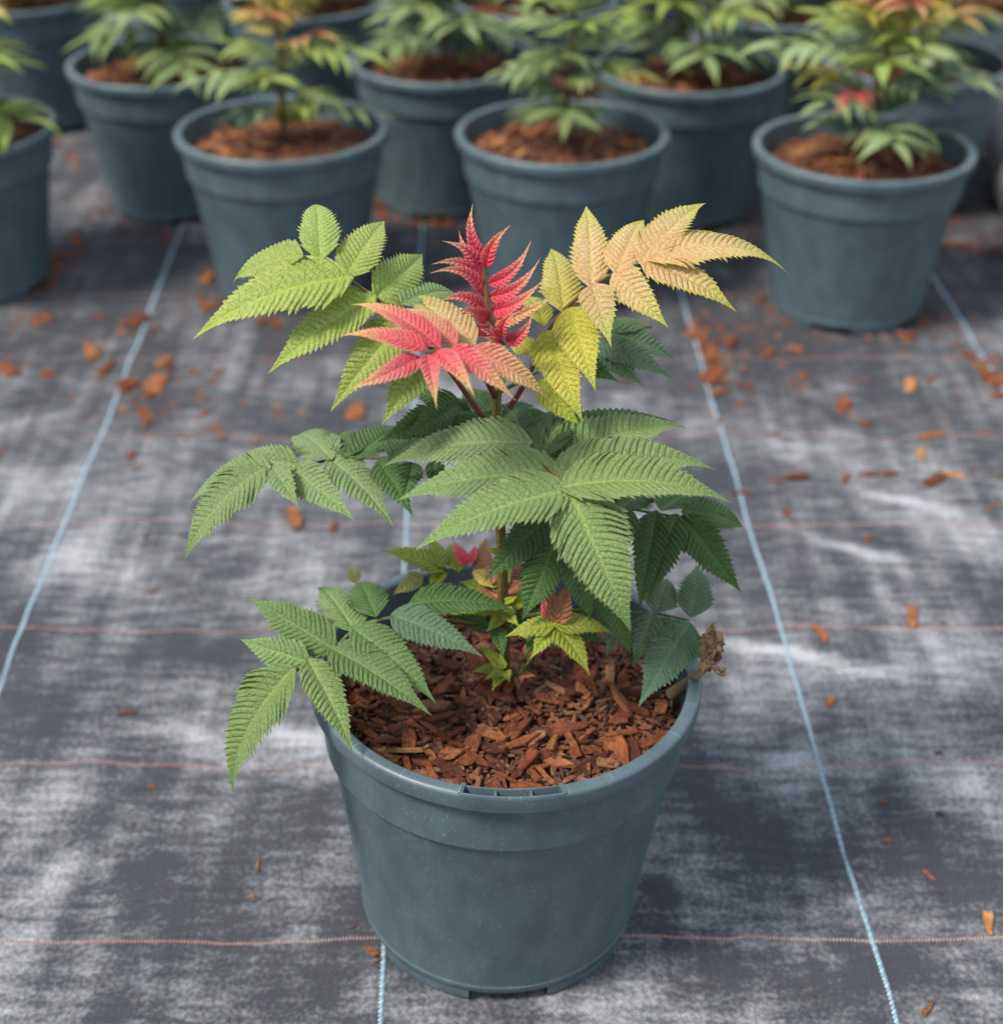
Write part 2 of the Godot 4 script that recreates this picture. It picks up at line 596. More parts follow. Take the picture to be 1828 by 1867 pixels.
func rounded(points: Array, cut := 0.0011) -> Array:
	# chamfers the corners of a profile so that edges catch light
	var res := [points[0]]
	for i in range(1, points.size() - 1):
		var p: Vector2 = points[i]
		var a: Vector2 = points[i - 1]
		var b: Vector2 = points[i + 1]
		var ca := minf(cut, p.distance_to(a) * 0.4)
		var cb := minf(cut, p.distance_to(b) * 0.4)
		var pa := p + (a - p).normalized() * ca
		var pb := p + (b - p).normalized() * cb
		res.append(pa)
		res.append((pa + pb) * 0.25 + p * 0.5)
		res.append(pb)
	res.append(points[points.size() - 1])
	return res


func make_pot_parts() -> void:
	var dots := RandomNumberGenerator.new()
	dots.seed = 88
	var im := Image.create(1024, 512, false, Image.FORMAT_RGB8)
	var cloudy := seamless(1024, 512, 0.008, 41, 5)
	var streak := seamless(1024, 64, 0.03, 42, 3)
	streak.resize(1024, 512)
	for y in 512:
		for x in 1024:
			var g := 0.80 + 0.16 * cloudy.get_pixel(x, y).r + 0.03 * streak.get_pixel(x, y).r
			im.set_pixel(x, y, Color(g * 0.66, g * 0.665, g * 0.665))
	for k in 9000:
		var x := dots.randi_range(4, 1018)
		var y := dots.randi_range(4, 506)
		if cloudy.get_pixel(x, y).r < dots.randf() * 0.9:
			continue
		var s := dots.randf_range(0.1, 0.55) * dots.randf()
		var rad := dots.randf_range(0.6, 2.4)
		for dy in range(-2, 3):
			for dx in range(-2, 3):
				if Vector2(dx, dy * 0.8).length() <= rad:
					im.set_pixel(x + dx, y + dy, im.get_pixel(x + dx, y + dy).lerp(Color(1, 1, 1).lerp(Color(0.98, 0.93, 0.86), 0.5), s))
	var m := StandardMaterial3D.new()
	m.resource_name = "slate blue plastic"
	m.albedo_color = srgb(Color(.168, .262, .305))
	m.albedo_texture = ImageTexture.create_from_image(im)
	m.roughness = 0.46
	m.metallic_specular = 0.5
	m.heightmap_enabled = true
	m.heightmap_texture = ImageTexture.create_from_image(seamless(512, 512, 0.06, 45, 3))
	m.heightmap_scale = 0.006
	pot_parts.mat = m
	make_pot_shapes()


func make_pot_shapes() -> void:
	var body := rounded([Vector2(0.0, .014), Vector2(.070, .014), Vector2(.0755, .0075), Vector2(.0802, .0075), Vector2(.0812, .0125), Vector2(.0806, .0132), Vector2(.1000, .1325), Vector2(.1034, .1348), Vector2(.1037, .1375), Vector2(.1062, .1665), Vector2(.1062, .1680)])
	pot_parts.body = lathe(body)
	var inner := [Vector2(.1042, .1760), Vector2(.1036, .1660), Vector2(.1014, .1370), Vector2(.0980, .1300), Vector2(.078, .018), Vector2(0.0, .018)]
	pot_parts.inner = lathe(inner)
	var lip := rounded([Vector2(.1062, .1675), Vector2(.1100, .1670), Vector2(.1122, .1680), Vector2(.1128, .1768), Vector2(.1112, .1786), Vector2(.1062, .1786), Vector2(.1042, .1772), Vector2(.1041, .1740)], 0.0009)
	pot_parts.lip = lathe(lip)
	# the label slot: the lip stops short of it on both sides, a thin outer wall closes it
	var half := 0.245
	pot_parts.lip_slotted = lathe(lip, half, TAU - half, 120)
	var st := SurfaceTool.new()
	var wall := lathe(rounded([Vector2(.1062, .1675), Vector2(.1100, .1670), Vector2(.1122, .1680), Vector2(.1128, .1768), Vector2(.1124, .1786), Vector2(.1116, .1786), Vector2(.1112, .1682), Vector2(.1060, .1680), Vector2(.1054, .1778), Vector2(.1046, .1778), Vector2(.1042, .1690)], 0.0003), -half, half, 24)
	st.append_from(wall, 0, Transform3D())
	for a in [-half, -0.082, 0.090, half]:
		var th := 0.0007 if absf(a) < 0.2 else 0.0011
		var top := 0.1768 if absf(a) < 0.2 else 0.1782
		var b := BoxMesh.new()
		b.size = Vector3(th * 2.0, top - 0.1690, 0.0078)
		var basis := Basis(Vector3.UP, a)
		st.append_from(b, 0, Transform3D(basis, basis * Vector3(0, (top + 0.1690) / 2.0, 0.1080 * taper[1])))
	pot_parts.slot = st.commit()
	# one foot of the base ring, five to a pot
	pot_parts.foot = lathe(rounded([Vector2(.0700, .0080), Vector2(.0705, .0005), Vector2(.0780, .0002), Vector2(.0797, .0010), Vector2(.0803, .0080)], 0.0008), -0.35, 0.35, 14)


func make_pot(label: String, at: Vector3, turn: float, slotted: bool) -> Node3D:
	var t := thing("flower_pot", label, "flower pot", at, "slate blue nursery pots")
	t.rotation.y = turn
	part("body", pot_parts.body, pot_parts.mat, t)
	part("inner_wall", pot_parts.inner, pot_parts.mat, t)
	if slotted:
		part("rim", pot_parts.lip_slotted, pot_parts.mat, t)
		part("label_slot", pot_parts.slot, pot_parts.mat, t)
	else:
		part("rim", pot_parts.lip, pot_parts.mat, t)
	for k in 5:
		part("foot", pot_parts.foot, pot_parts.mat, t, Transform3D(Basis(Vector3.UP, TAU * (k + 0.5) / 5.0 + 0.05), Vector3.ZERO))
	return t


func make_main_pot() -> void:
	var t := make_pot("slate blue plastic pot standing alone at the front, empty label slot in its rim", MAIN + Vector3(-0.0036, 0.0008, 0.0050), 0.03, true)
	t.basis = Basis(Vector3(0, 0, 1), -0.028) * Basis(Vector3.UP, 0.03)


# ------------------------------------------------------------------ bark
func chip_shape(sd: int) -> ArrayMesh:
	# a splintered flake of bark: unit length along z, ragged ends, bevelled, slightly cupped
	var r := RandomNumberGenerator.new()
	r.seed = sd
	var n := r.randi_range(3, 5)
	var w0 := r.randf_range(0.07, 0.16) if sd % 5 < 3 else r.randf_range(0.16, 0.27)
	var th := r.randf_range(0.035, 0.085)
	var left := []
	var right := []
	for i in n + 1:
		var z := -0.5 + i / float(n)
		var k := 1.0
		if i == 0 or i == n:
			k = r.randf_range(0.1, 0.9)
		left.append(Vector2(-w0 * k * r.randf_range(0.7, 1.15), z + r.randf_range(-0.13, 0.13)))
		right.append(Vector2(w0 * k * r.randf_range(0.7, 1.15), z + r.randf_range(-0.13, 0.13)))
	var ring := left.duplicate()
	right.reverse()
	ring.append_array(right)
	var cup := r.randf_range(-0.25, 0.25)
	var twist := r.randf_range(-0.35, 0.35)
	var st := SurfaceTool.new()
	st.begin(Mesh.PRIMITIVE_TRIANGLES)
	st.set_smooth_group(-1)
	var place := func(p: Vector2, lift: float, shrink: float) -> Vector3:
		var q := p * shrink
		return Vector3(q.x, lift + cup * q.x * q.x * 2.0 + twist * q.x * q.y + 0.05 * cup * q.y, q.y)
	var c := ring.size()
	var jit := []
	for i in c:
		jit.append(r.randf_range(-0.35, 0.35) * th)
	var put := func(v: Vector3) -> void:
		st.set_uv(Vector2(v.x * 1.2 + v.y * 2.0 + 0.3 * sd, v.z * 0.5))
		st.add_vertex(v)
	for i in c:
		var j := (i + 1) % c
		var lo_i: Vector3 = place.call(ring[i], -th * 0.7, 0.96)
		var lo_j: Vector3 = place.call(ring[j], -th * 0.7, 0.96)
		var mi: Vector3 = place.call(ring[i], th * 0.35 + jit[i], 1.0)
		var mj: Vector3 = place.call(ring[j], th * 0.35 + jit[j], 1.0)
		var hi: Vector3 = place.call(ring[i], th + jit[i], 0.86)
		var hj: Vector3 = place.call(ring[j], th + jit[j], 0.86)
		for v in [lo_i, mj, mi, lo_i, lo_j, mj, mi, hj, hi, mi, mj, hj]:
			put.call(v)
	# ladder across the top and the underside
	for i in n:
		var a := i
		var b := i + 1
		var d := c - 1 - i
		var e := c - 2 - i
		for layer in [[th, 0.86, false], [-th * 0.7, 0.96, true]]:
			var q := []
			for k in [a, b, e, d]:
				q.append(place.call(ring[k], layer[0] + (jit[k] if not layer[2] else 0.0), layer[1]))
			var order := [0, 1, 2, 0, 2, 3] if not layer[2] else [0, 2, 1, 0, 3, 2]
			for k in order:
				put.call(q[k])
	st.generate_normals()
	return st.commit()


func mulch_height(r: float, x: float, z: float) -> float:
	return SOIL_LEVEL - 0.004 + 0.007 * (1.0 - r / 0.10) + 0.0045 * bumps.get_noise_2d(x * 4.0 + 3.0, z * 4.0 + 7.0)


func chip_frame(r: RandomNumberGenerator, size: float, tilt: float) -> Basis:
	var b := Basis(Vector3.UP, r.randf() * TAU)
	b = b * Basis(Vector3(0, 0, 1), r.randfn(0, tilt)) * Basis(Vector3(1, 0, 0), r.randfn(0, tilt * 0.8))
	return b * Basis.from_scale(Vector3(size * r.randf_range(0.75, 1.25), size, size))


func make_bed() -> void:
	var st := SurfaceTool.new()
	st.begin(Mesh.PRIMITIVE_TRIANGLES)
	var rings := 22
	var n := 72
	for j in rings + 1:
		var r := 0.1033 * j / rings
		for i in n:
			var a := TAU * i / n
			var x := sin(a) * r
			var z := cos(a) * r
			st.set_uv(Vector2(x, z) * 8.0)
			st.add_vertex(Vector3(x, mulch_height(r, x, z) - 0.003, z))
	for j in rings:
		for i in n:
			var k := j * n + i
			var k2 := j * n + (i + 1) % n
			for v in [k, k2, k + n, k2, k2 + n, k + n]:
				st.add_index(v)
	st.generate_normals()
	bed_mesh = st.commit()


func bark_stuff(count: int, sd: int, lo: float, hi: float) -> MultiMesh:
	var r := RandomNumberGenerator.new()
	r.seed = sd
	var mm := MultiMesh.new()
	mm.transform_format = MultiMesh.TRANSFORM_3D
	mm.use_colors = true
	mm.mesh = bark_dust_mesh
	mm.instance_count = count
	for i in count:
		var rad := 0.0970 * sqrt(r.randf())
		var a := r.randf() * TAU
		var x := sin(a) * rad
		var z := cos(a) * rad
		mm.set_instance_transform(i, Transform3D(chip_frame(r, r.randf_range(lo, hi), 0.40), Vector3(x, mulch_height(rad, x, z) + r.randf_range(-0.002, 0.0025), z)))
		var cols := [Color(.175, .054, .022), Color(.125, .037, .017), Color(.235, .090, .040), Color(.080, .026, .014), Color(.20, .10, .054)]
		mm.set_instance_color(i, cols[r.randi() % 5] * r.randf_range(0.7, 1.15))
	return mm


func make_main_mulch() -> void:
	make_bed()
	bark_dust_mesh = chip_shape(301)
	var dm := StandardMaterial3D.new()
	dm.resource_name = "bark crumbs"
	dm.vertex_color_use_as_albedo = true
	dm.albedo_texture = chip_mats[0].albedo_texture
	dm.heightmap_enabled = true
	dm.heightmap_texture = chip_mats[0].heightmap_texture
	dm.heightmap_scale = 0.04
	dm.roughness = 0.85
	bark_dust_mesh.surface_set_material(0, dm)
	pot_parts.crumbs = dm
	var t := thing("bark_mulch", "loose rust brown bark mulch filling the front pot", "mulch", MAIN + Vector3(0.0011, 0, 0.0050), "bark mulch in the pots")
	t.scale = Vector3(0.952, 1.0, 0.952)
	var bm: StandardMaterial3D = chip_mats[3]
	part("mulch_bed", bed_mesh, bm, t)
	var mi := MultiMeshInstance3D.new()
	mi.name = "bark_crumbs"
	mi.multimesh = bark_stuff(3400, 71, 0.004, 0.012)
	mi.set_meta("kind", "stuff")
	t.add_child(mi)
	var r := RandomNumberGenerator.new()
	r.seed = 72
	var put := 0
	while put < 300:
		var rad := 0.098 * sqrt(r.randf())
		var a := r.randf() * TAU
		# the front half of the pot is the part in view
		if cos(a) < -0.2 and r.randf() < 0.6:
			continue
		var x := sin(a) * rad
		var z := cos(a) * rad
		var size := r.randf_range(0.008, 0.018) if put > 50 else r.randf_range(0.017, 0.032)
		if rad + size * 0.5 > 0.1015:
			x *= (0.1015 - size * 0.5) / rad
			z *= (0.1015 - size * 0.5) / rad
		var pick: int = [0, 0, 1, 1, 1, 2, 3, 3, 4][r.randi() % 9]
		part("bark_chip", chip_shapes[r.randi() % 14], chip_mats[pick], t, Transform3D(chip_frame(r, size, 0.30), Vector3(x, mulch_height(rad, x, z) + 0.0015 + r.randf_range(0, 0.0035), z)))
		put += 1


# ------------------------------------------------------------------ leaves
func width_at(t: float) -> float:
	if t <= 0.0 or t >= 1.0:
		return 0.0
	if t < 0.27:
		return pow(sin(PI / 2.0 * t / 0.27), 0.7)
	var q := (t - 0.27) / 0.73
	return pow(1.0 - q, 0.88) * (1.0 - 0.5 * smoothstep(0.45, 0.95, q))


func leaflet(B: Vector3, T: Vector3, N: Vector3, hw: float, arch: float, lat: float, fold: float, pal: int, sd: int, coarse := false) -> ArrayMesh:
	var r := RandomNumberGenerator.new()
	r.seed = sd * 7919 + 13
	var L := (T - B).length()
	var step := 0.0024 if pal in [5, 6, 11] else (0.0031 if pal in [3, 4, 7, 8, 9, 12] else 0.0030)
	var n := clampi(int(L / step), 8, 23)
	if coarse:
		n = 9
	var side := (T - B).normalized().cross(N).normalized()
	var ctrl := (B + T) * 0.5 + N * (arch * L * 1.5) + side * (lat * L * 1.6)
	var phase := [0.0, 0.07, 0.16, 0.34, 0.40, 0.64, 0.70, 0.90]
	var tooth := [1.0, 0.06, 0.18, 0.46, 0.28, 0.74, 0.56, 0.92]
	var cols := [0.0, 0.022, 0.07, 0.26, 0.5, 0.72, 0.9, 1.0]
	if coarse:
		phase = [0.0, 0.12, 0.5]
		tooth = [1.0, 0.0, 0.5]
		cols = [0.0, 0.12, 0.5, 0.8, 1.0]
	var sh := clampf(hw / L * 0.75, 0.06, 0.22)
	var amp := L / n * (0.29 if not coarse else 0.25)
	var p: Array = PAL[pal]
	var tint := r.randf_range(0.90, 1.10)
	var warm := r.randf_range(-0.05, 0.05)
	var curl := r.randf_range(0.10, 0.40)
	var wave_a := r.randf() * TAU
	var wave_f := r.randf_range(5.0, 9.0)
	var skew := r.randf_range(-0.06, 0.06)
	var uvo := Vector2(r.randf(), r.randf()) * 4.0
	var hook := r.randf_range(-0.05, 0.05)
	var st := SurfaceTool.new()
	st.begin(Mesh.PRIMITIVE_TRIANGLES)
	var rows := n * phase.size() + 1
	var nc := cols.size()
	var at := 0
	var deep := 0.5 if coarse else (0.34 if pal in [0, 1, 2, 13, 14] else 0.30)
	var vein := 0.5 if pal in [3, 4, 5, 7, 11, 12] else 0.2
	var tip_from := 0.34 if pal in [4, 5, 6, 11] else 0.55
	var slim := 0.3 if pal in [5, 6, 11] else 0.0
	for s_ in [-1.0, 1.0]:
		var lobes := []
		for k in n + 2:
			lobes.append(r.randf_range(0.45, 1.55))
		var uneven: float = 1.0 + 0.05 * s_ * sin(wave_a)
		for k in rows:
			var v := k / phase.size()
			var f: int = k % phase.size()
			var ph: float = phase[f]
			var u := (v + ph) / n
			var m := u + sh * (1.0 - u) * smoothstep(0.0, 0.10, u)
			var tz: float = tooth[f]
			if k == rows - 1:
				u = 1.0
				m = 1.0
				tz = 0.0
			var w := hw * uneven * width_at(m) * (0.89 + deep * tz * lerpf(lobes[v], lobes[v + 1], ph)) * (1.0 - slim * m)
			var pleat := (0.62 * smoothstep(0.0, 0.12, minf(ph, 1.0 - ph)) + 0.38 * sin(PI * ph)) * amp
			for c in cols:
				var t := minf(lerpf(u, m, pow(c, 1.2)) + 0.022 * tz * c * c * (1.0 - u), 1.0)
				var x: float = c * w
				var it := 1.0 - t
				var pos := B * it * it + ctrl * (2.0 * it * t) + T * t * t
				var tan := ((ctrl - B) * it + (T - ctrl) * t).normalized()
				var nn := (N - tan * N.dot(tan)).normalized()
				var ss := tan.cross(nn)
				var rel := x / hw
				var lift := x * fold - curl * hw * rel * rel * 0.55 + pleat * smoothstep(0.0, 0.24, c) * (1.0 - 0.45 * smoothstep(0.85, 1.0, c)) * minf(1.0, width_at(m) * 1.6)
				lift += 0.045 * hw * sin(t * wave_f + wave_a + s_ * 0.9) * rel
				pos += ss * (s_ * x * (1.0 - 0.12 * rel * rel)) + nn * lift + ss * (skew * hw * sin(t * PI) * 0.6 + hook * L * maxf(t - 0.6, 0.0) * maxf(t - 0.6, 0.0) * 2.0) - nn * (L * 0.22 * maxf(t - 0.65, 0.0) * maxf(t - 0.65, 0.0))
				var col: Color = p[0]
				col = col.lerp(p[1], smoothstep(0.05, 0.5, t))
				col = col.lerp(p[2], smoothstep(tip_from, 0.98, t))
				col = col.lerp(p[3], smoothstep(0.70, 1.0, c) * 0.75)
				if c < 0.03:
					col = col.lerp(p[4], 0.65)
				elif f == 0 and not coarse and c < 0.9:
					col = col.lerp(p[4], vein)
				col = Color(col.r * tint * (1.0 + warm), col.g * tint, col.b * tint * (1.0 - warm))
				st.set_color(col)
				st.set_uv(Vector2(t * L, s_ * x) / (0.016 if not coarse else 0.3) + uvo)
				st.add_vertex(pos)
		for k in rows - 1:
			for c in nc - 1:
				var a := at + k * nc + c
				if s_ < 0:
					for i in [a, a + 1, a + nc, a + 1, a + nc + 1, a + nc]:
						st.add_index(i)
				else:
					for i in [a, a + nc, a + 1, a + 1, a + nc, a + nc + 1]:
						st.add_index(i)
		at += rows * nc
	st.generate_normals()
	return st.commit()


func tube(points: Array, r0: float, r1: float, c0: Color, c1: Color, sides := 8) -> ArrayMesh:
	var cv := Curve3D.new()
	for i in points.size():
		var a: Vector3 = points[maxi(i - 1, 0)]
		var b: Vector3 = points[mini(i + 1, points.size() - 1)]
		var h := (b - a) / 6.0
		cv.add_point(points[i], -h, h)
	var n := maxi(6, points.size() * 5)
	var len := cv.get_baked_length()
	var st := SurfaceTool.new()
	st.begin(Mesh.PRIMITIVE_TRIANGLES)
	var prev := Vector3(0.3, 0.2, 0.9)
	for i in n + 1:
		var s := len * i / n
		var pos := cv.sample_baked(s, true)
		var tan := (cv.sample_baked(minf(s + 0.001, len), true) - cv.sample_baked(maxf(s - 0.001, 0), true)).normalized()
		prev = (prev - tan * prev.dot(tan)).normalized()
		var bi := tan.cross(prev)
		var rr := lerpf(r0, r1, i / float(n))
		if i == n:
			rr *= 0.4
		st.set_color(c0.lerp(c1, i / float(n)))
		for k in sides:
			var a := TAU * k / sides
			st.set_uv(Vector2(k / float(sides), s * 20.0))
			st.add_vertex(pos + (prev * cos(a) + bi * sin(a)) * rr)
	for i in n:
		for k in sides:
			var a := i * sides + k
			var b := i * sides + (k + 1) % sides
			for v in [a, a + sides, b, b, a + sides, b + sides]:
				st.add_index(v)
	st.generate_normals()
	return st.commit()


func make_main_shrub() -> void:
	var t := thing("shrub", "large shrub with pink, peach and green toothed leaves in the front pot", "shrub", MAIN + Vector3(0, SOIL_LEVEL, 0), "shrubs growing in the pots")
	var stem := [[2, -22, 0], [5, 224, 10], [-1, 588, 0], [-10, 936, -10], [-27, 1348, 0], [-40, 1671, 0], [-26, 1924, 10], [-15, 2144, 0]]
	var pts := []
	for p in stem:
		pts.append(Vector3(p[0], p[1], p[2]) * 0.0001)
	part("stem", tube(pts, 0.0034, 0.0020, Color(.125, .080, .036), Color(.20, .20, .055), 10), leaf_mat, t)
	# buds and stipules where the leaf stalks leave the stem
	for i in range(2, pts.size() - 1):
		for s in [-1.0, 1.0]:
			var b: Vector3 = pts[i] + Vector3(0, 0.002 * s, 0.002)
			part("stipule", leaflet(b, b + Vector3(0.008 * s, 0.007, 0.004), Vector3(0, 0.4, 0.9).normalized(), 0.0022, 0.05, 0.0, 0.3, 8, 900 + i * 2 + int(s), true), leaf_mat, t)
	# side stems that carry the young shoots near the foot
	var leaves := [
		["yellow green compound leaf arching to the left",[-75,1671,-20,-280,2022,20,-467,2280,40,-614,2401,40,-732,2509,60],[1.5,0.7,1],[[-939,2618,49,-1351,2362,-250,-64,71,28,1172,9,0,22,3],[-865,2580,17,-940,2661,-550,2,99,14,1113,12,0,22,3],[-755,2506,56,-586,2599,-480,27,93,25,1173,9,0,22,3],[-621,2395,44,-394,2425,-450,63,70,33,1285,9,0,22,3],[-493,2363,33,-230,2233,-400,44,90,0,1071,9,0,22,0],[-608,2419,42,-1116,2139,320,-7,76,64,1315,9,0,22,3],[-707,2516,55,-1475,2288,240,-12,84,52,1675,14,0,30,3],[-463,2320,72,-833,1945,340,-2,59,81,1220,9,0,22,3],[-384,2083,53,-589,1852,300,20,63,75,966,9,0,22,3]]],
		["pink and peach young compound leaf spreading over the left leaf",[-37,1837,0,-93,2037,140,-140,2218,280,-233,2326,440,-351,2373,580],[1.7,0.7,1],[[-347,2365,580,-296,2224,840,7,88,47,535,9,0,30,5],[-375,2353,580,-693,2259,720,4,78,62,659,9,-6,30,5],[-344,2376,560,-745,2409,460,-4,90,44,663,14,0,30,5],[-286,2355,500,-728,2446,200,5,98,21,936,14,0,30,5],[-307,2361,540,-121,2255,780,-4,90,43,625,14,0,30,5],[-246,2340,460,59,2158,640,5,74,67,732,16,0,30,5],[-158,2284,360,225,2059,440,19,60,78,874,20,0,30,11],[-215,2320,400,-523,2364,60,-21,93,31,844,9,0,30,11],[-135,2256,280,-528,2331,-180,0,99,16,1174,9,0,30,4]]],
		["upright crimson young leaf at the top of the shoot",[-1,2126,0,-47,2215,20,-72,2306,0,-92,2457,-80,-100,2549,-120],[1.6,0.5,1],[[-99,2533,-120,-142,2784,-200,3,31,95,357,9,-17,34,6],[-107,2508,-110,-211,2690,-100,21,7,97,355,9,-17,34,6],[-111,2476,-100,-292,2654,-40,53,26,81,391,9,17,34,6],[-101,2427,-80,-345,2562,20,54,45,71,394,9,20,34,6],[-95,2367,-50,-348,2537,60,58,40,72,419,9,24,34,6],[-91,2303,-30,-318,2408,100,59,51,62,398,9,17,34,6],[-85,2250,0,-239,2363,120,66,11,74,428,9,17,34,6],[-82,2492,-100,39,2712,-100,-17,9,98,403,9,-17,34,6],[-78,2422,-80,128,2667,-40,-44,23,87,413,9,20,34,6],[-74,2362,-60,176,2593,0,-48,31,82,441,9,20,34,6],[-62,2301,-40,186,2500,40,-53,35,78,482,9,17,34,6],[-54,2250,-20,253,2438,80,-51,44,74,509,9,10,34,11],[-62,2234,60,-225,2350,140,52,15,84,378,9,-10,34,6],[-21,2193,80,-123,2296,160,61,-1,79,391,9,10,34,6],[9,2193,80,138,2379,160,-44,-8,89,427,9,17,34,6],[-1,2219,100,78,2408,200,-61,-16,78,328,9,-17,34,6],[-31,2223,120,-71,2354,200,35,-41,84,280,9,0,34,6],[-11,2201,120,-110,2292,240,83,23,51,274,9,0,34,6]]],
		["peach and lime compound leaf reaching up to the right",[27,1769,-20,108,1885,-80,219,2125,-140,297,2242,-160,433,2363,-180,551,2426,-200,678,2473,-220],[1.6,0.7,1],[[204,2176,-122,103,2124,-600,-5,99,-10,792,10,0,22,7],[142,2038,-88,46,1960,-400,-45,89,-8,698,10,0,22,7],[299,2237,-138,248,2363,-700,0,98,22,1188,10,0,22,12],[433,2357,-157,423,2578,-750,0,94,35,1112,10,0,22,4],[551,2425,-179,721,2513,-720,-2,99,15,1124,10,0,22,4],[667,2466,-202,1034,2625,-660,-8,96,27,1256,10,0,22,4],[684,2483,-217,1427,2395,-300,13,98,17,1529,20,0,22,4],[667,2485,-208,1133,2309,0,8,84,54,1104,12,0,22,4],[540,2438,-190,792,2267,80,-35,61,71,1007,10,0,22,4],[431,2374,-172,518,2193,140,-23,81,54,982,10,0,22,4],[323,2262,-154,449,1984,200,-18,74,65,1223,10,0,22,7],[211,2156,-114,382,1831,240,-15,69,71,1230,10,0,22,7],[177,1892,-86,389,1710,80,-15,57,81,859,10,0,22,8]]],
		["grey green leaf half hidden behind the peach leaf",[-32,1834,-60,232,1790,-450,446,1822,-600,566,1848,-700],[1.3,0.6,0],[[494,1834,-620,900,1714,-450,5,87,50,923,9,0,22,2],[565,1864,-700,944,1676,-750,44,75,49,864,9,0,22,2],[604,1864,-700,843,1705,-1100,28,94,-21,991,9,0,22,1],[494,1801,-600,745,1697,-400,-17,77,62,691,9,0,22,2],[367,1815,-550,608,1731,-380,-33,57,75,662,9,0,22,1]]],
		["large mid green leaf held out towards the front",[-32,1625,-20,82,1687,220,172,1684,360,250,1672,480,319,1636,600],[1.5,0.8,1],[[149,1664,267,38,1626,-300,-40,92,2,1245,10,0,22,1],[74,1611,114,284,1524,-180,76,52,39,973,10,0,22,1],[164,1618,215,420,1568,-100,66,61,44,1072,10,0,22,1],[194,1676,309,313,1626,-300,3,100,-8,1268,10,0,22,1],[171,1639,250,927,1517,-380,15,99,-2,1856,10,0,22,1],[194,1628,325,960,1587,-200,17,97,17,1904,10,0,22,0],[145,1710,229,-629,1475,40,-34,90,28,1688,10,0,22,13],[290,1661,446,-544,1445,320,-28,92,28,1787,10,0,22,0],[230,1653,457,1079,1512,100,23,96,17,1913,10,0,22,0],[329,1645,562,-430,1431,740,-15,90,42,1642,10,0,22,0],[255,1652,564,1114,1528,480,16,96,23,1774,14,0,22,0],[305,1664,583,612,1075,940,-4,50,86,1974,16,0,22,0]]],
		["grey green compound leaf arching far out to the left",[-48,1481,-60,-438,1414,-140,-810,1368,-220,-998,1325,-240,-1105,1308,-200,-1270,1330,-140],[1.3,0.6,2],[[-1208,1361,-129,-1728,1017,-300,-58,81,12,1348,12,0,22,13],[-1069,1338,-186,-1456,1254,-400,-46,69,56,953,16,0,22,13],[-897,1379,-183,-1174,1215,-750,-28,95,-14,1382,9,0,22,13],[-829,1389,-183,-802,1232,-750,3,96,-26,1123,9,0,22,1],[-790,1378,-188,-528,1304,-680,24,97,-2,1195,9,0,22,1],[-1211,1357,-158,-1047,1266,120,-22,88,42,806,9,0,22,13],[-1117,1320,-202,-755,1202,140,-23,82,53,1091,9,0,22,13],[-924,1372,-224,-560,1168,140,8,90,42,1176,9,0,22,13],[-1238,1366,-134,-1683,916,80,-39,68,63,1414,20,0,22,13],[-652,1394,-160,-456,1226,140,-18,80,57,890,9,0,22,1],[-470,1401,-117,-517,1309,140,21,91,36,712,9,0,22,1],[-367,1424,-93,-314,1326,100,-10,88,47,571,9,0,22,1],[-589,1423,-108,-366,1293,-600,31,94,-11,1169,9,0,22,1]]],
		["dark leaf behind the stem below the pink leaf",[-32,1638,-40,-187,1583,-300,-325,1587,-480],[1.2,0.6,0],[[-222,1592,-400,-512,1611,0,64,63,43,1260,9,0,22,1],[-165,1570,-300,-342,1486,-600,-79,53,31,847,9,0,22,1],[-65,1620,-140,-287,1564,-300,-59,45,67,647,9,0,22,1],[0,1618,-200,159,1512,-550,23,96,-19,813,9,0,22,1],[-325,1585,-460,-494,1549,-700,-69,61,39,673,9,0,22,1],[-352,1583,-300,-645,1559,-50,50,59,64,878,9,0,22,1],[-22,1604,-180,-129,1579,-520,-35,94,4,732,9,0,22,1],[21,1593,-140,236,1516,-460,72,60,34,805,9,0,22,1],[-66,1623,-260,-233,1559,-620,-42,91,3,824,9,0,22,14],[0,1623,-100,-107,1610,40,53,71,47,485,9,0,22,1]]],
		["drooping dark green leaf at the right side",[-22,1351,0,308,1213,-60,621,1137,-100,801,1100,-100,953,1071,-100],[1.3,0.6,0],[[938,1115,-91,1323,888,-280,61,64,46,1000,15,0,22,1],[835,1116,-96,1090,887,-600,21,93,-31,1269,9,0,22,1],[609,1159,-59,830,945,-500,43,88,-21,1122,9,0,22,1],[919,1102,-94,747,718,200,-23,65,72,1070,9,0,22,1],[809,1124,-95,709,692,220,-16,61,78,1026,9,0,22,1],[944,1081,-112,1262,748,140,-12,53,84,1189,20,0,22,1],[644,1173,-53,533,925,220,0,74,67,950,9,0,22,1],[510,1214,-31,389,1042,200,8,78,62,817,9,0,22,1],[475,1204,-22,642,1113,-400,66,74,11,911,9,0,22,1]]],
		["dark leaf hanging in the shade under the large front leaf",[-11,1121,0,152,1172,60,283,1094,120,414,990,160,527,858,180],[1.2,0.6,0],[[227,1203,100,-109,920,280,-1,55,84,1081,9,0,22,1],[282,1094,140,96,700,320,-8,45,89,1295,9,0,22,1],[341,1042,180,458,701,340,0,42,91,939,9,0,22,1],[521,858,180,680,463,300,21,36,91,908,9,0,22,1],[494,715,50,683,318,80,17,15,97,919,9,0,22,2],[152,1172,60,21,1004,220,7,66,75,733,9,0,22,1],[87,1147,20,-68,1013,-300,-85,49,21,785,9,0,22,1]]],
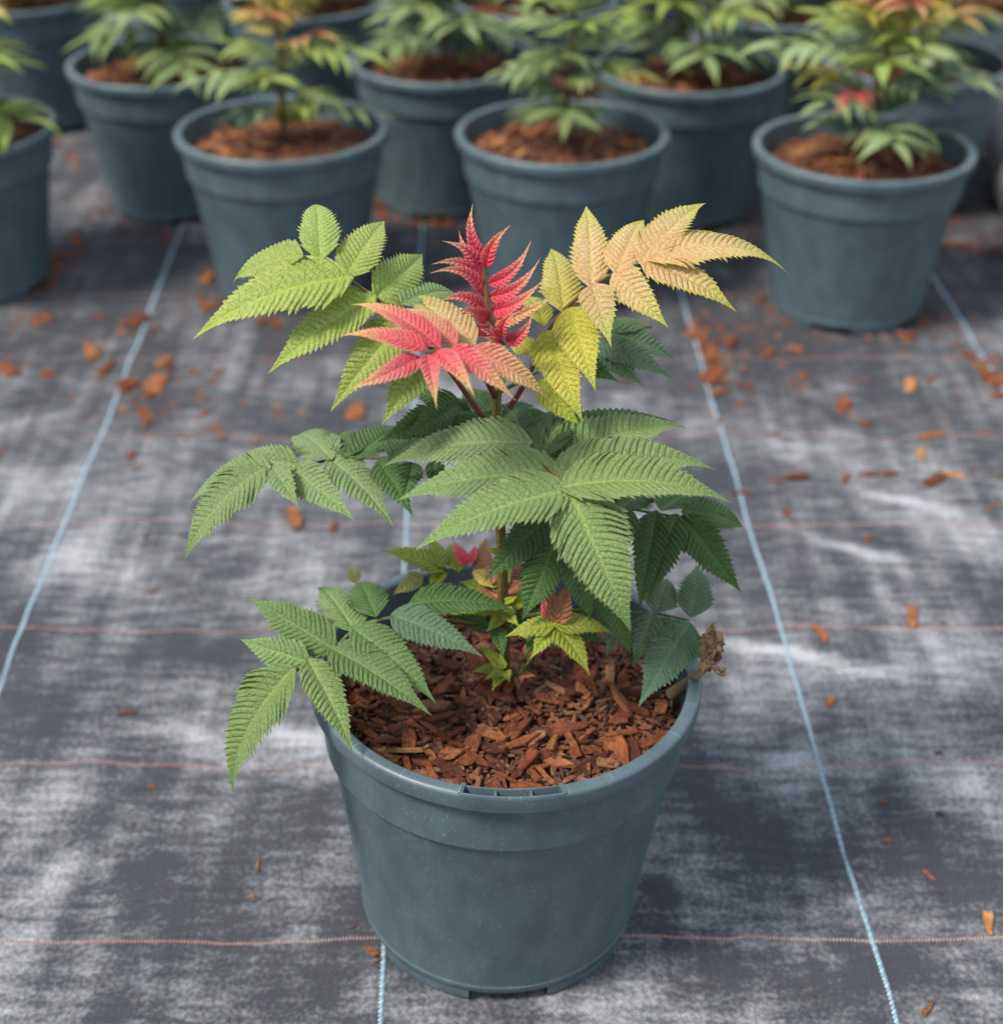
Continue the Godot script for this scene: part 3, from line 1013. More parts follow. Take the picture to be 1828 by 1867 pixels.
		["blue green leaf near the right edge of the pot",[35,487,0,367,554,20,694,512,-20,837,491,-40,1027,430,-60],[1.2,0.6,0],[[1031,450,-60,1104,549,-450,-1,97,25,1125,9,0,22,2],[831,495,-40,934,461,-440,22,98,-3,1127,9,0,22,2],[823,512,-20,702,259,140,-10,57,82,889,9,0,22,2],[1025,431,-40,718,185,380,10,82,56,1520,6,0,22,2],[847,472,-20,969,400,100,-26,69,68,511,9,0,22,2],[637,553,0,557,369,200,-1,74,67,779,9,0,22,2]]],
		["broad green leaf spilling over the left rim of the pot",[-6,427,0,-465,624,180,-672,660,260,-783,638,320,-893,578,400,-1010,567,500,-1083,543,560],[1.5,0.7,2],[[-508,676,141,93,612,120,11,98,16,1252,12,0,22,1],[-664,690,269,-804,567,-250,-20,96,-18,1146,9,0,22,1],[-770,630,331,-1030,560,-220,-8,99,-9,1272,9,0,22,0],[-596,664,207,-102,563,440,-9,83,55,1154,9,0,22,2],[-798,654,303,-338,385,600,17,85,50,1261,9,0,22,14],[-863,579,417,-1354,715,120,-20,72,66,1294,9,0,22,14],[-911,595,401,-362,411,740,14,95,29,1386,9,0,22,14],[-989,575,510,-1382,596,340,-26,68,69,978,9,0,22,0],[-1010,597,498,-753,284,890,26,83,49,1104,7,0,22,0],[-1061,581,548,-1435,-99,760,-51,50,70,1644,14,5,34,0]]],
		["small lime leaf of the young shoot in front of the stem",[36,54,40,153,323,140,258,623,260],[1.0,0.5,0],[[268,629,265,256,852,180,-2,36,93,479,9,0,22,9],[280,635,265,343,871,180,-10,36,93,667,9,0,22,9],[246,599,227,202,740,100,4,68,74,443,9,0,22,6],[272,646,279,4,585,300,-19,93,31,714,9,0,22,8],[259,647,282,587,567,240,25,95,18,883,9,0,22,8],[383,547,204,556,423,140,62,77,19,577,9,0,22,1],[267,630,272,139,529,420,5,81,59,572,9,0,22,8],[267,635,269,453,453,460,28,82,50,837,9,0,22,8]]],
		["bronze and lime young leaf at the back of the pot",[-8,199,-60,-19,450,-240,-152,543,-340,-343,553,-380],[1.0,0.5,0],[[-321,544,-376,-698,639,-440,22,96,14,1021,9,0,22,8],[-337,570,-361,-427,562,-700,-3,100,-2,595,9,0,22,8],[-249,558,-340,-313,528,-700,-3,100,-8,649,9,0,22,8],[-339,538,-390,-410,498,-220,2,97,24,489,9,0,22,8],[-203,580,-367,-301,620,-600,2,99,16,492,9,0,22,6],[-182,597,-367,-153,579,-600,2,100,-7,339,9,0,22,6],[-126,540,-321,-99,595,-660,0,99,16,635,9,0,22,9],[-58,531,-283,-156,504,-580,-6,100,-7,609,9,0,22,8],[-39,488,-240,123,518,-600,1,100,8,964,9,0,22,9],[-28,476,-233,-254,489,-360,-13,93,33,672,9,0,22,8],[-16,469,-209,128,379,-400,54,84,1,662,9,0,22,8]]],
		["lime and bronze young leaves clustered round the stem",[25,341,20,3,501,20,-19,577,-40,-62,666,-100],[1.0,0.5,0],[[-11,578,-30,-150,558,-200,-22,97,6,572,9,0,22,9],[-27,591,-28,124,584,-240,12,99,6,676,9,0,22,9],[-19,565,-18,176,563,-60,18,58,79,517,9,0,22,8],[-10,552,-24,-169,542,40,26,62,74,445,9,0,22,8],[-8,553,10,87,565,180,-42,89,17,505,9,0,22,8],[-3,529,12,-93,511,160,42,84,36,453,9,0,22,8],[-45,618,-61,37,569,-400,6,99,-13,662,9,0,22,8],[-44,645,-64,-174,583,-340,-13,98,-16,726,9,0,22,12],[-62,670,-61,-52,623,-400,1,99,-14,537,9,0,22,9]]],
		["small green leaf low in front of the stem",[36,82,40,132,348,120,182,512,180],[0.9,0.5,0],[[187,515,173,107,471,300,27,85,46,406,9,0,22,1],[174,513,174,317,495,280,-37,69,62,463,9,0,22,14],[179,484,161,66,496,140,-8,60,79,299,9,0,22,8],[189,524,188,260,542,40,36,89,28,429,9,0,22,14]]],
		["tuft of small pale leaves at the foot of the stem",[9,52,20,3,169,80,-8,254,120],[0.9,0.5,0],[[0,233,124,-149,357,60,51,79,34,529,9,0,22,8],[2,226,118,-178,244,160,13,98,15,483,9,0,22,8],[4,227,134,-104,252,240,26,96,4,397,9,0,22,8],[7,215,132,-61,209,280,2,100,5,424,9,0,22,8],[4,251,142,-19,333,100,4,47,88,247,9,0,22,8],[12,227,133,35,254,260,-33,93,-14,342,9,0,22,8],[83,164,82,112,247,40,-19,50,85,254,9,0,22,9],[79,161,79,183,170,100,-17,87,46,276,9,0,22,9],[85,148,73,84,145,190,0,100,3,303,9,0,22,9],[110,331,102,127,371,60,4,72,69,157,9,0,22,6]]],
		["pale yellowing leaf low at the left of the stem",[-19,296,-40,-253,422,-280,-447,475,-440],[1,0.5,0],[[-459,475,-440,-632,393,-360,10,58,81,570,9,0,22,10],[-528,461,-460,-414,379,-400,1,60,80,419,9,0,22,2],[-174,411,-200,4,358,-450,22,97,-4,839,9,0,22,8],[-107,386,-140,-292,455,-100,38,64,67,541,9,0,22,8]]],
		["dark low leaf beside the foot of the stem",[25,326,0,-40,492,80,-104,547,120],[1,0.5,0],[[-40,492,80,3,369,200,-3,69,72,487,9,0,22,1],[36,364,-40,357,397,-200,9,93,37,733,9,0,22,1],[354,453,-140,382,434,0,-25,95,18,396,9,0,22,2],[-72,477,60,-299,513,0,-11,61,78,521,9,0,22,1],[513,548,-100,528,542,40,-22,97,7,387,9,0,22,6]]],
		["yellow leaf tip showing above the left rim",[-679,613,180,-778,407,-300,-840,420,-440],[0.8,0.5,0],[[-841,416,-440,-878,448,-600,-9,97,21,460,9,0,22,10]]]]
	var sd := 1
	var rc := [[Color(.12, .20, .05), Color(.16, .25, .06)], [Color(.20, .040, .034), Color(.26, .20, .05)], [Color(.17, .11, .045), Color(.18, .25, .06)]]
	for l in leaves:
		var lf := Node3D.new()
		lf.name = "leaf"
		lf.set_meta("label", l[0])
		t.add_child(lf, true)
		var rp := []
		for i in range(0, l[1].size(), 3):
			rp.append(Vector3(l[1][i], l[1][i + 1], l[1][i + 2]) * 0.0001)
		part("rachis", tube(rp, l[2][0] * 0.001, l[2][1] * 0.001, rc[l[2][2]][0], rc[l[2][2]][1]), leaf_mat, lf)
		for e in l[3]:
			var B := Vector3(e[0], e[1], e[2]) * 0.0001
			var T := Vector3(e[3], e[4], e[5]) * 0.0001
			var N := Vector3(e[6], e[7], e[8]).normalized()
			part("leaflet", leaflet(B, T, N, e[9] * 0.00001, e[10] * 0.01, e[11] * 0.01, e[12] * 0.01, e[13], sd), leaf_mat, lf)
			sd += 1


func make_withered_leaf() -> void:
	var t := thing("withered_leaf", "curled brown withered leaf hooked over the right rim of the front pot", "withered leaf", MAIN)
	var m := StandardMaterial3D.new()
	m.resource_name = "dry leaf"
	m.vertex_color_use_as_albedo = true
	m.roughness = 0.85
	m.backlight_enabled = true
	m.backlight = srgb(Color(.2, .15, .1))
	var P := [[932, 1590, 60], [1007, 1699, 100], [1074, 1806, 140], [1143, 1896, 160], [1105, 1844, 160], [1140, 2072, 80], [1088, 1836, 160], [1153, 2022, 200], [1123, 1896, 180], [1186, 1868, 220]]
	var pts := []
	for i in 4:
		pts.append(Vector3(P[i][0], P[i][1], P[i][2]) * 0.0001)
	part("stalk", tube(pts, 0.0036, 0.0016, Color(.12, .10, .05), Color(.26, .18, .09), 9), m, t)
	var wob := FastNoiseLite.new()
	wob.seed = 12
	wob.frequency = 30.0
	for b in [[4, 5, 0.0105, 2.2], [6, 7, 0.0065, 3.6], [8, 9, 0.004, 5.0]]:
		var A := Vector3(P[b[0]][0], P[b[0]][1], P[b[0]][2]) * 0.0001
		var Z := Vector3(P[b[1]][0], P[b[1]][1], P[b[1]][2]) * 0.0001
		var st := SurfaceTool.new()
		st.begin(Mesh.PRIMITIVE_TRIANGLES)
		var n := 26
		var c := 12
		for i in n + 1:
			var u := i / float(n)
			for j in c + 1:
				var v := j / float(c) * 2.0 - 1.0
				var a: float = v * (1.0 + 0.7 * sin(u * b[3] * 1.7)) + u * b[3] * 0.6 + b[3]
				var w: float = b[2] * sin(PI * clampf(u * 0.9 + 0.08, 0, 1)) * (0.8 + 0.35 * wob.get_noise_2d(u * 0.2, v * 0.1))
				var pt := A.lerp(Z, u) + Vector3(sin(a), 0.35 * cos(a * 1.3), cos(a)) * w * 0.75
				pt += Vector3(wob.get_noise_2d(u * 0.1, v * 0.05 + 1.0), wob.get_noise_2d(u * 0.1, v * 0.05 + 3.0), wob.get_noise_2d(u * 0.1, v * 0.05 + 5.0)) * 0.0045
				var g := 0.5 + 0.5 * wob.get_noise_2d(u * 0.3, v * 0.2 + 8.0)
				st.set_color(Color(.20, .105, .05).lerp(Color(.40, .28, .16), g))
				st.add_vertex(pt)
		for i in n:
			for j in c:
				var k := i * (c + 1) + j
				for v in [k, k + c + 1, k + 1, k + 1, k + c + 1, k + c + 2]:
					st.add_index(v)
		st.generate_normals()
		part("blade", st.commit(), m, t)


# ------------------------------------------------------------------ rows behind
func unit_leaflet(pal: int, kind: int) -> ArrayMesh:
	var key := pal * 10 + kind
	if not unit_leaflets.has(key):
		var arch: float = [0.06, 0.12, 0.20][kind]
		unit_leaflets[key] = leaflet(Vector3.ZERO, Vector3(0, 0, 1), Vector3.UP, 0.142, arch, [0.0, 0.03, -0.03][kind], 0.25, pal, 500 + key, true)
	return unit_leaflets[key]


func add_leaf(plant: Node3D, from: Vector3, azimuth: float, rise: float, length: float, droop: float, pals: Array, r: RandomNumberGenerator, big: float, pairs: int) -> void:
	var lf := Node3D.new()
	lf.name = "leaf"
	plant.add_child(lf, true)
	var out := Vector3(sin(azimuth), 0, cos(azimuth))
	var pts := []
	for i in 6:
		var u := i / 5.0
		var q := from + out * (length * u * cos(rise * (1.0 - 0.3 * u))) + Vector3(0, length * (sin(rise) * u - droop * u * u), 0)
		q.y = maxf(q.y, 0.012 + 0.022 * u)
		pts.append(q)
	part("rachis", tube(pts, 0.0013, 0.0006, Color(.17, .07, .04), Color(.2, .25, .06), 5), leaf_mat, lf)
	var sideways := out.cross(Vector3.UP).normalized()
	for k in range(pairs, -1, -1):
		var u := 0.25 + 0.75 * k / pairs if pairs > 0 else 1.0
		var at := u * 5.0
		var i := mini(int(at), 4)
		var pos: Vector3 = pts[i].lerp(pts[i + 1], at - i)
		var tan: Vector3 = (pts[i + 1] - pts[i]).normalized()
		var up := sideways.cross(tan).normalized()
		var pal: int = pals[0] if u < 0.6 else pals[1]
		var size := big * (0.75 + 0.5 * sin(PI * u * 0.85)) * r.randf_range(0.88, 1.1)
		var sides := [-1.0, 1.0]
		if k == pairs:
			sides = [0.0]
		for s in sides:
			var dirv: Vector3 = (tan * (1.0 if s == 0.0 else 0.55) + sideways * s * 0.9 - Vector3(0, (0.05 if pos.y < 0.05 else 0.10) + r.randf_range(0, 0.22), 0)).normalized()
			var nn := (up + Vector3(r.randf_range(-0.2, 0.2), 0, r.randf_range(-0.2, 0.2))).normalized()
			nn = (nn - dirv * nn.dot(dirv)).normalized()
			part("leaflet", unit_leaflet(pal, r.randi() % 3), leaf_mat, lf, Transform3D(Basis(nn.cross(dirv), nn, dirv) * Basis.from_scale(Vector3.ONE * size), pos))


func make_back_shrub(spec: Dictionary, at: Vector3) -> void:
	var t := thing("shrub", spec.shrub, "shrub", at + Vector3(0, SOIL_LEVEL, 0), "shrubs growing in the pots")
	var r := RandomNumberGenerator.new()
	r.seed = spec.seed
	var h: float = spec.height
	var lean := Vector3(spec.get("lean", 0.0), 0, 0)
	var pts := [Vector3(0, -0.004, 0), Vector3(0.002, h * 0.4, 0) + lean * 0.4, Vector3(0, h, 0) + lean]
	part("stem", tube(pts, 0.0038, 0.0018, Color(.10, .05, .03), Color(.2, .2, .06), 7), leaf_mat, t)
	if spec.has("given"):
		for g in spec.given:
			add_leaf(t, Vector3(0, g[0], 0) + lean * (g[0] / h), g[1], g[2], g[3], g[4], g[5], r, g[6], g[7])
		return
	var n: int = spec.leaves + 4
	var az: float = spec.get("turn", r.randf() * TAU)
	for i in n:
		var f := (i + 0.3) / n
		az += 2.4 + r.randf_range(-0.3, 0.3)
		var y := h * (0.12 + 0.86 * f)
		var pals := [1, 1]
		var cut: float = spec.green
		if f < cut * 0.6:
			pals = [[0, 15], [2, 15], [0, 3], [15, 13]][r.randi() % 4]
		elif f < cut:
			pals = [[15, 3], [15, 15], [13, 3]][r.randi() % 3]
		elif f < cut + (1.0 - cut) * 0.65:
			pals = [[3, 3], [3, 12], [12, 4]][r.randi() % 3]
		else:
			pals = [[4, 4], [11, 4], [5, 11]][r.randi() % 3]
		if spec.has("top") and i >= n - 2:
			pals = spec.top
		var length: float = spec.spread * 0.9 * (1.0 - 0.35 * f) * r.randf_range(0.8, 1.15)
		add_leaf(t, Vector3(0, y, 0) + lean * f, az, lerpf(0.65, 1.15, f), length, lerpf(0.5, 0.35, f), pals, r, spec.spread * spec.get("big", 0.46), 5)
	# the upright young leaf at the tip and young growth at the foot
	add_leaf(t, Vector3(0, h, 0) + lean, az + 1.0, 1.45, spec.spread * 0.55, 0.1, spec.get("top", [6, 5]), r, spec.spread * 0.25, 5)
	for k in spec.get("young", 2):
		add_leaf(t, Vector3(0.006, 0.01, 0.006), az + 2.0 * k, 0.6, spec.spread * 0.45, 0.4, [[8, 8], [9, 8], [8, 6]][k % 3], r, spec.spread * 0.26, 3)


func make_back_rows() -> void:
	var crumbs := [bark_stuff(900, 171, 0.006, 0.015), bark_stuff(900, 172, 0.006, 0.015)]
	var specs := [
		{"x":-0.588,"z":-1.625,"pot":"slate blue pot cut by the left edge, nearest of the back rows","mulch":"bark mulch in the pot cut by the left edge","shrub":"shrub with yellow leaf tips in the pot cut by the left edge","seed":11,"height":0.12,"leaves":6,"green":0.35,"spread":0.13,"young":2},
		{"x":-0.2325,"z":-1.619,"pot":"slate blue pot of the yellow topped shrub, behind the left yellow green leaf","mulch":"bark mulch under the yellow topped shrub","shrub":"open shrub with a yellow and peach top behind the left leaf","seed":24,"height":0.155,"leaves":7,"green":0.42,"spread":0.105,"top":[12,4],"young":3,"lean":0.005,"given":[[0.0156,2.754,0.784,0.0414,0.474,[8,12],0.0341,4],[0.0268,5.139,0.736,0.0548,0.461,[15,2],0.0317,4],[0.038,1.18,0.825,0.0563,0.448,[13,3],0.0365,4],[0.0492,3.899,0.832,0.0605,0.435,[13,3],0.0362,4],[0.0604,6.154,1.005,0.0566,0.422,[13,3],0.0332,4],[0.0716,2.545,0.963,0.0611,0.409,[15,3],0.0368,4],[0.0828,4.617,0.957,0.0544,0.396,[15,3],0.0359,4],[0.094,1.036,0.959,0.0637,0.384,[12,11],0.0331,4],[0.1052,3.605,0.997,0.0656,0.371,[12,12],0.0359,4],[0.1164,6.133,1.153,0.0559,0.358,[4,11],0.0366,4],[0.1276,2.515,1.195,0.0522,0.345,[12,4],0.0345,5],[0.1388,4.667,1.2,0.0469,0.332,[12,4],0.0375,5],[0.15,0.627,1.176,0.0475,0.319,[11,5],0.0323,5],[0.1612,2.803,1.282,0.0484,0.306,[11,5],0.0352,5],[0.06,4.95,0.75,0.085,0.5,[15,15],0.042,4],[0.085,1.4,0.85,0.095,0.55,[3,3],0.048,4],[0.025,1.5,0.5,0.105,0.35,[2,15],0.032,4],[0.155,0.2,1.4,0.05,0.1,[6,5],0.022,4]]},
		{"x":0.0638,"z":-1.609,"pot":"slate blue pot of the slim green column shrub, behind the crimson leaf","mulch":"bark mulch under the slim green column shrub","shrub":"slim upright green shrub like a column, behind the crimson leaf","seed":33,"height":0.19,"leaves":11,"green":0.95,"spread":0.075,"top":[3,13],"young":3,"lean":0.012,"given":[[0.015,1.388,0.721,0.033,0.475,[2,0],0.0366,4],[0.025,3.724,0.701,0.0365,0.465,[0,13],0.0418,4],[0.0351,6.231,0.806,0.0527,0.455,[0,13],0.0409,4],[0.0451,2.589,0.826,0.0496,0.445,[9,12],0.0391,4],[0.0551,4.681,0.829,0.0587,0.435,[0,15],0.034,4],[0.0652,0.924,0.977,0.0506,0.425,[0,15],0.0409,4],[0.0752,3.584,0.972,0.0484,0.415,[15,13],0.0376,4],[0.0852,5.94,0.899,0.0548,0.405,[15,13],0.0402,4],[0.0952,1.928,1.026,0.0571,0.395,[15,13],0.0401,4],[0.1053,4.143,0.978,0.0625,0.385,[15,15],0.0377,4],[0.1153,0.265,0.945,0.0631,0.375,[15,3],0.0342,4],[0.1253,2.906,1.043,0.0609,0.365,[15,15],0.0368,4],[0.1353,5.612,1.045,0.0545,0.355,[15,3],0.0391,4],[0.1454,1.857,1.118,0.0435,0.345,[15,15],0.0388,5],[0.1554,3.982,1.18,0.0421,0.335,[15,3],0.0401,5],[0.1654,6.168,1.159,0.0432,0.325,[3,3],0.0366,5],[0.1755,2.435,1.297,0.0413,0.315,[3,15],0.0395,5],[0.1855,5.051,1.167,0.0383,0.305,[3,3],0.0405,5],[0.075,4.75,0.6,0.07,0.45,[15,15],0.034,4],[0.075,1.4,0.6,0.075,0.4,[0,3],0.036,4],[0.06,6.1,1.1,0.03,0.3,[6,5],0.02,3]]},
		{"x":0.3715,"z":-1.562,"pot":"slate blue pot of the red topped shrub, standing at the right","mulch":"bark mulch under the red topped shrub at the right","shrub":"bushy shrub with red and peach top leaves at the right","seed":47,"height":0.155,"leaves":12,"green":0.55,"spread":0.115,"top":[5,11],"young":4,"lean":0.012,"given":[[0.014,1.433,0.819,0.066,0.475,[2,0],0.0454,4],[0.022,4.085,0.873,0.0566,0.466,[2,15],0.041,4],[0.03,0.192,0.717,0.0766,0.456,[2,15],0.046,4],[0.038,2.791,0.805,0.0776,0.447,[2,15],0.0397,4],[0.046,5.359,0.925,0.0872,0.437,[13,15],0.0461,4],[0.054,1.744,0.977,0.0834,0.428,[2,15],0.0421,4],[0.062,4.441,0.895,0.0829,0.418,[8,12],0.0414,4],[0.07,0.763,0.886,0.0708,0.409,[15,2],0.0381,4],[0.078,3.487,0.919,0.079,0.399,[15,2],0.0427,4],[0.086,6.084,0.916,0.0923,0.39,[15,3],0.044,4],[0.094,2.076,1.046,0.083,0.381,[3,3],0.0394,4],[0.102,4.244,1.106,0.0832,0.371,[15,3],0.0444,4],[0.11,0.165,0.994,0.0654,0.362,[3,3],0.0386,4],[0.118,2.762,1.113,0.0765,0.352,[12,4],0.0424,5],[0.126,5.258,1.176,0.0603,0.343,[3,7],0.0404,5],[0.134,1.063,1.083,0.0751,0.333,[3,7],0.0425,5],[0.142,3.667,1.199,0.0687,0.324,[11,4],0.0427,5],[0.15,6.074,1.222,0.0612,0.314,[11,4],0.0401,5],[0.158,2.308,1.268,0.0597,0.305,[12,4],0.0439,5],[0.08,1.5,0.5,0.125,0.42,[2,15],0.044,5],[0.09,4.75,0.75,0.115,0.4,[15,15],0.05,5],[0.065,5.6,0.8,0.07,0.5,[11,6],0.026,4],[0.15,0.1,0.9,0.07,0.45,[5,11],0.04,5],[0.155,1.1,0.85,0.12,0.25,[11,5],0.048,5],[0.15,5.7,1.2,0.05,0.2,[6,6],0.024,5]]},
		{"x":-0.405,"z":-1.871,"pot":"slate blue pot in the second row, half behind the yellow topped shrub","mulch":"bark mulch in the second row pot at the left","shrub":"dense green shrub in the second row at the left","seed":51,"height":0.16,"leaves":11,"green":0.7,"spread":0.115,"young":2},
		{"x":-0.07,"z":-1.883,"pot":"slate blue pot in the second row between the yellow topped and column shrubs","mulch":"bark mulch in the second row pot between two front row shrubs","shrub":"dense dark green shrub in the second row left of the column shrub","seed":62,"height":0.15,"leaves":12,"green":1.1,"spread":0.11,"top":[0,3],"young":1},
		{"x":0.223,"z":-1.848,"pot":"slate blue pot in the second row, right of the column shrub","mulch":"bark mulch in the second row pot right of the column shrub","shrub":"spreading shrub in the second row right of the column shrub","seed":75,"height":0.13,"leaves":9,"green":0.5,"spread":0.115,"young":3,"lean":-0.03},
		{"x":0.497,"z":-1.88,"pot":"slate blue pot in the second row, behind the red topped shrub","mulch":"bark mulch in the second row pot behind the red topped shrub","shrub":"yellow green shrub in the second row behind the red topped one","seed":82,"height":0.14,"leaves":8,"green":0.3,"spread":0.12,"young":2},
		{"x":-0.655,"z":-2.2,"pot":"dark pot of the third row in the top left corner","mulch":"bark mulch in the third row pot in the top left corner","shrub":"shrub of the third row in the top left corner","seed":91,"height":0.13,"leaves":8,"green":0.5,"spread":0.115},
		{"x":-0.265,"z":-2.17,"pot":"dark pot of the third row above the yellow topped shrub","mulch":"bark mulch in the third row pot above the yellow topped shrub","shrub":"shrub of the third row above the yellow topped one","seed":104,"height":0.13,"leaves":7,"green":0.6,"spread":0.11},
		{"x":0.045,"z":-2.17,"pot":"dark pot of the third row behind the column shrub","mulch":"bark mulch in the third row pot behind the column shrub","shrub":"shrub of the third row behind the column shrub","seed":112,"height":0.13,"leaves":7,"green":0.6,"spread":0.11},
		{"x":0.372,"z":-2.13,"pot":"dark pot of the third row left of the red topped shrub's tip","mulch":"bark mulch in the third row pot left of the red tip","shrub":"shrub of the third row left of the red tip","seed":121,"height":0.12,"leaves":7,"green":0.8,"spread":0.11,"lean":-0.03},
		{"x":0.7,"z":-2.17,"pot":"dark pot of the third row in the top right corner","mulch":"bark mulch in the third row pot in the top right corner","shrub":"shrub of the third row in the top right corner","seed":133,"height":0.12,"leaves":6,"green":0.4,"spread":0.11},
		{"x":-0.86,"z":-2.47,"pot":"dark pot of the fourth row at the far left","mulch":"bark mulch in the fourth row pot at the far left","shrub":"shrub of the fourth row at the far left","seed":200,"height":0.13,"leaves":6,"green":0.6,"spread":0.105,"young":1},
		{"x":-0.47,"z":-2.47,"pot":"dark pot of the fourth row above the leftmost gap","mulch":"bark mulch in the fourth row pot above the leftmost gap","shrub":"shrub of the fourth row above the leftmost gap","seed":207,"height":0.13,"leaves":6,"green":0.6,"spread":0.105,"young":1},
		{"x":-0.11,"z":-2.47,"pot":"dark pot of the fourth row above the green shrubs","mulch":"bark mulch in the fourth row pot above the green shrubs","shrub":"shrub of the fourth row above the green shrubs","seed":214,"height":0.13,"leaves":6,"green":0.6,"spread":0.105,"young":1},
		{"x":0.2,"z":-2.47,"pot":"dark pot of the fourth row above the column shrub","mulch":"bark mulch in the fourth row pot above the column shrub","shrub":"shrub of the fourth row above the column shrub","seed":221,"height":0.13,"leaves":6,"green":0.6,"spread":0.105,"young":1},
		{"x":0.53,"z":-2.47,"pot":"dark pot of the fourth row above the red tip","mulch":"bark mulch in the fourth row pot above the red tip","shrub":"shrub of the fourth row above the red tip","seed":228,"height":0.13,"leaves":6,"green":0.6,"spread":0.105,"young":1},
		{"x":0.86,"z":-2.47,"pot":"dark pot of the fourth row at the far right","mulch":"bark mulch in the fourth row pot at the far right","shrub":"shrub of the fourth row at the far right","seed":235,"height":0.13,"leaves":6,"green":0.6,"spread":0.105,"young":1}]
	for i in specs.size():
		var s: Dictionary = specs[i]
		var at := Vector3(s.x, 0, s.z)
		make_pot(s.pot, at, i * 0.7, i % 3 == 0)
		var r := RandomNumberGenerator.new()
		r.seed = 300 + i
		var t := thing("bark_mulch", s.mulch, "mulch", at, "bark mulch in the pots")
		t.rotation.y = i * 1.3
		part("mulch_bed", bed_mesh, chip_mats[0], t)
		var mi := MultiMeshInstance3D.new()
		mi.name = "bark_crumbs"
		mi.multimesh = crumbs[i % 2]
		mi.set_meta("kind", "stuff")
		t.add_child(mi)
		for k in 64:
			var rad := 0.09 * sqrt(r.randf())
			var a := r.randf() * TAU
			var x := sin(a) * rad
			var z := cos(a) * rad
			part("bark_chip", chip_shapes[r.randi() % 14], chip_mats[[0, 2, 2, 2, 4, 5][r.randi() % 6]], t, Transform3D(chip_frame(r, r.randf_range(0.013, 0.026), 0.25), Vector3(x, mulch_height(rad, x, z) + 0.003, z)))
		make_back_shrub(s, at)


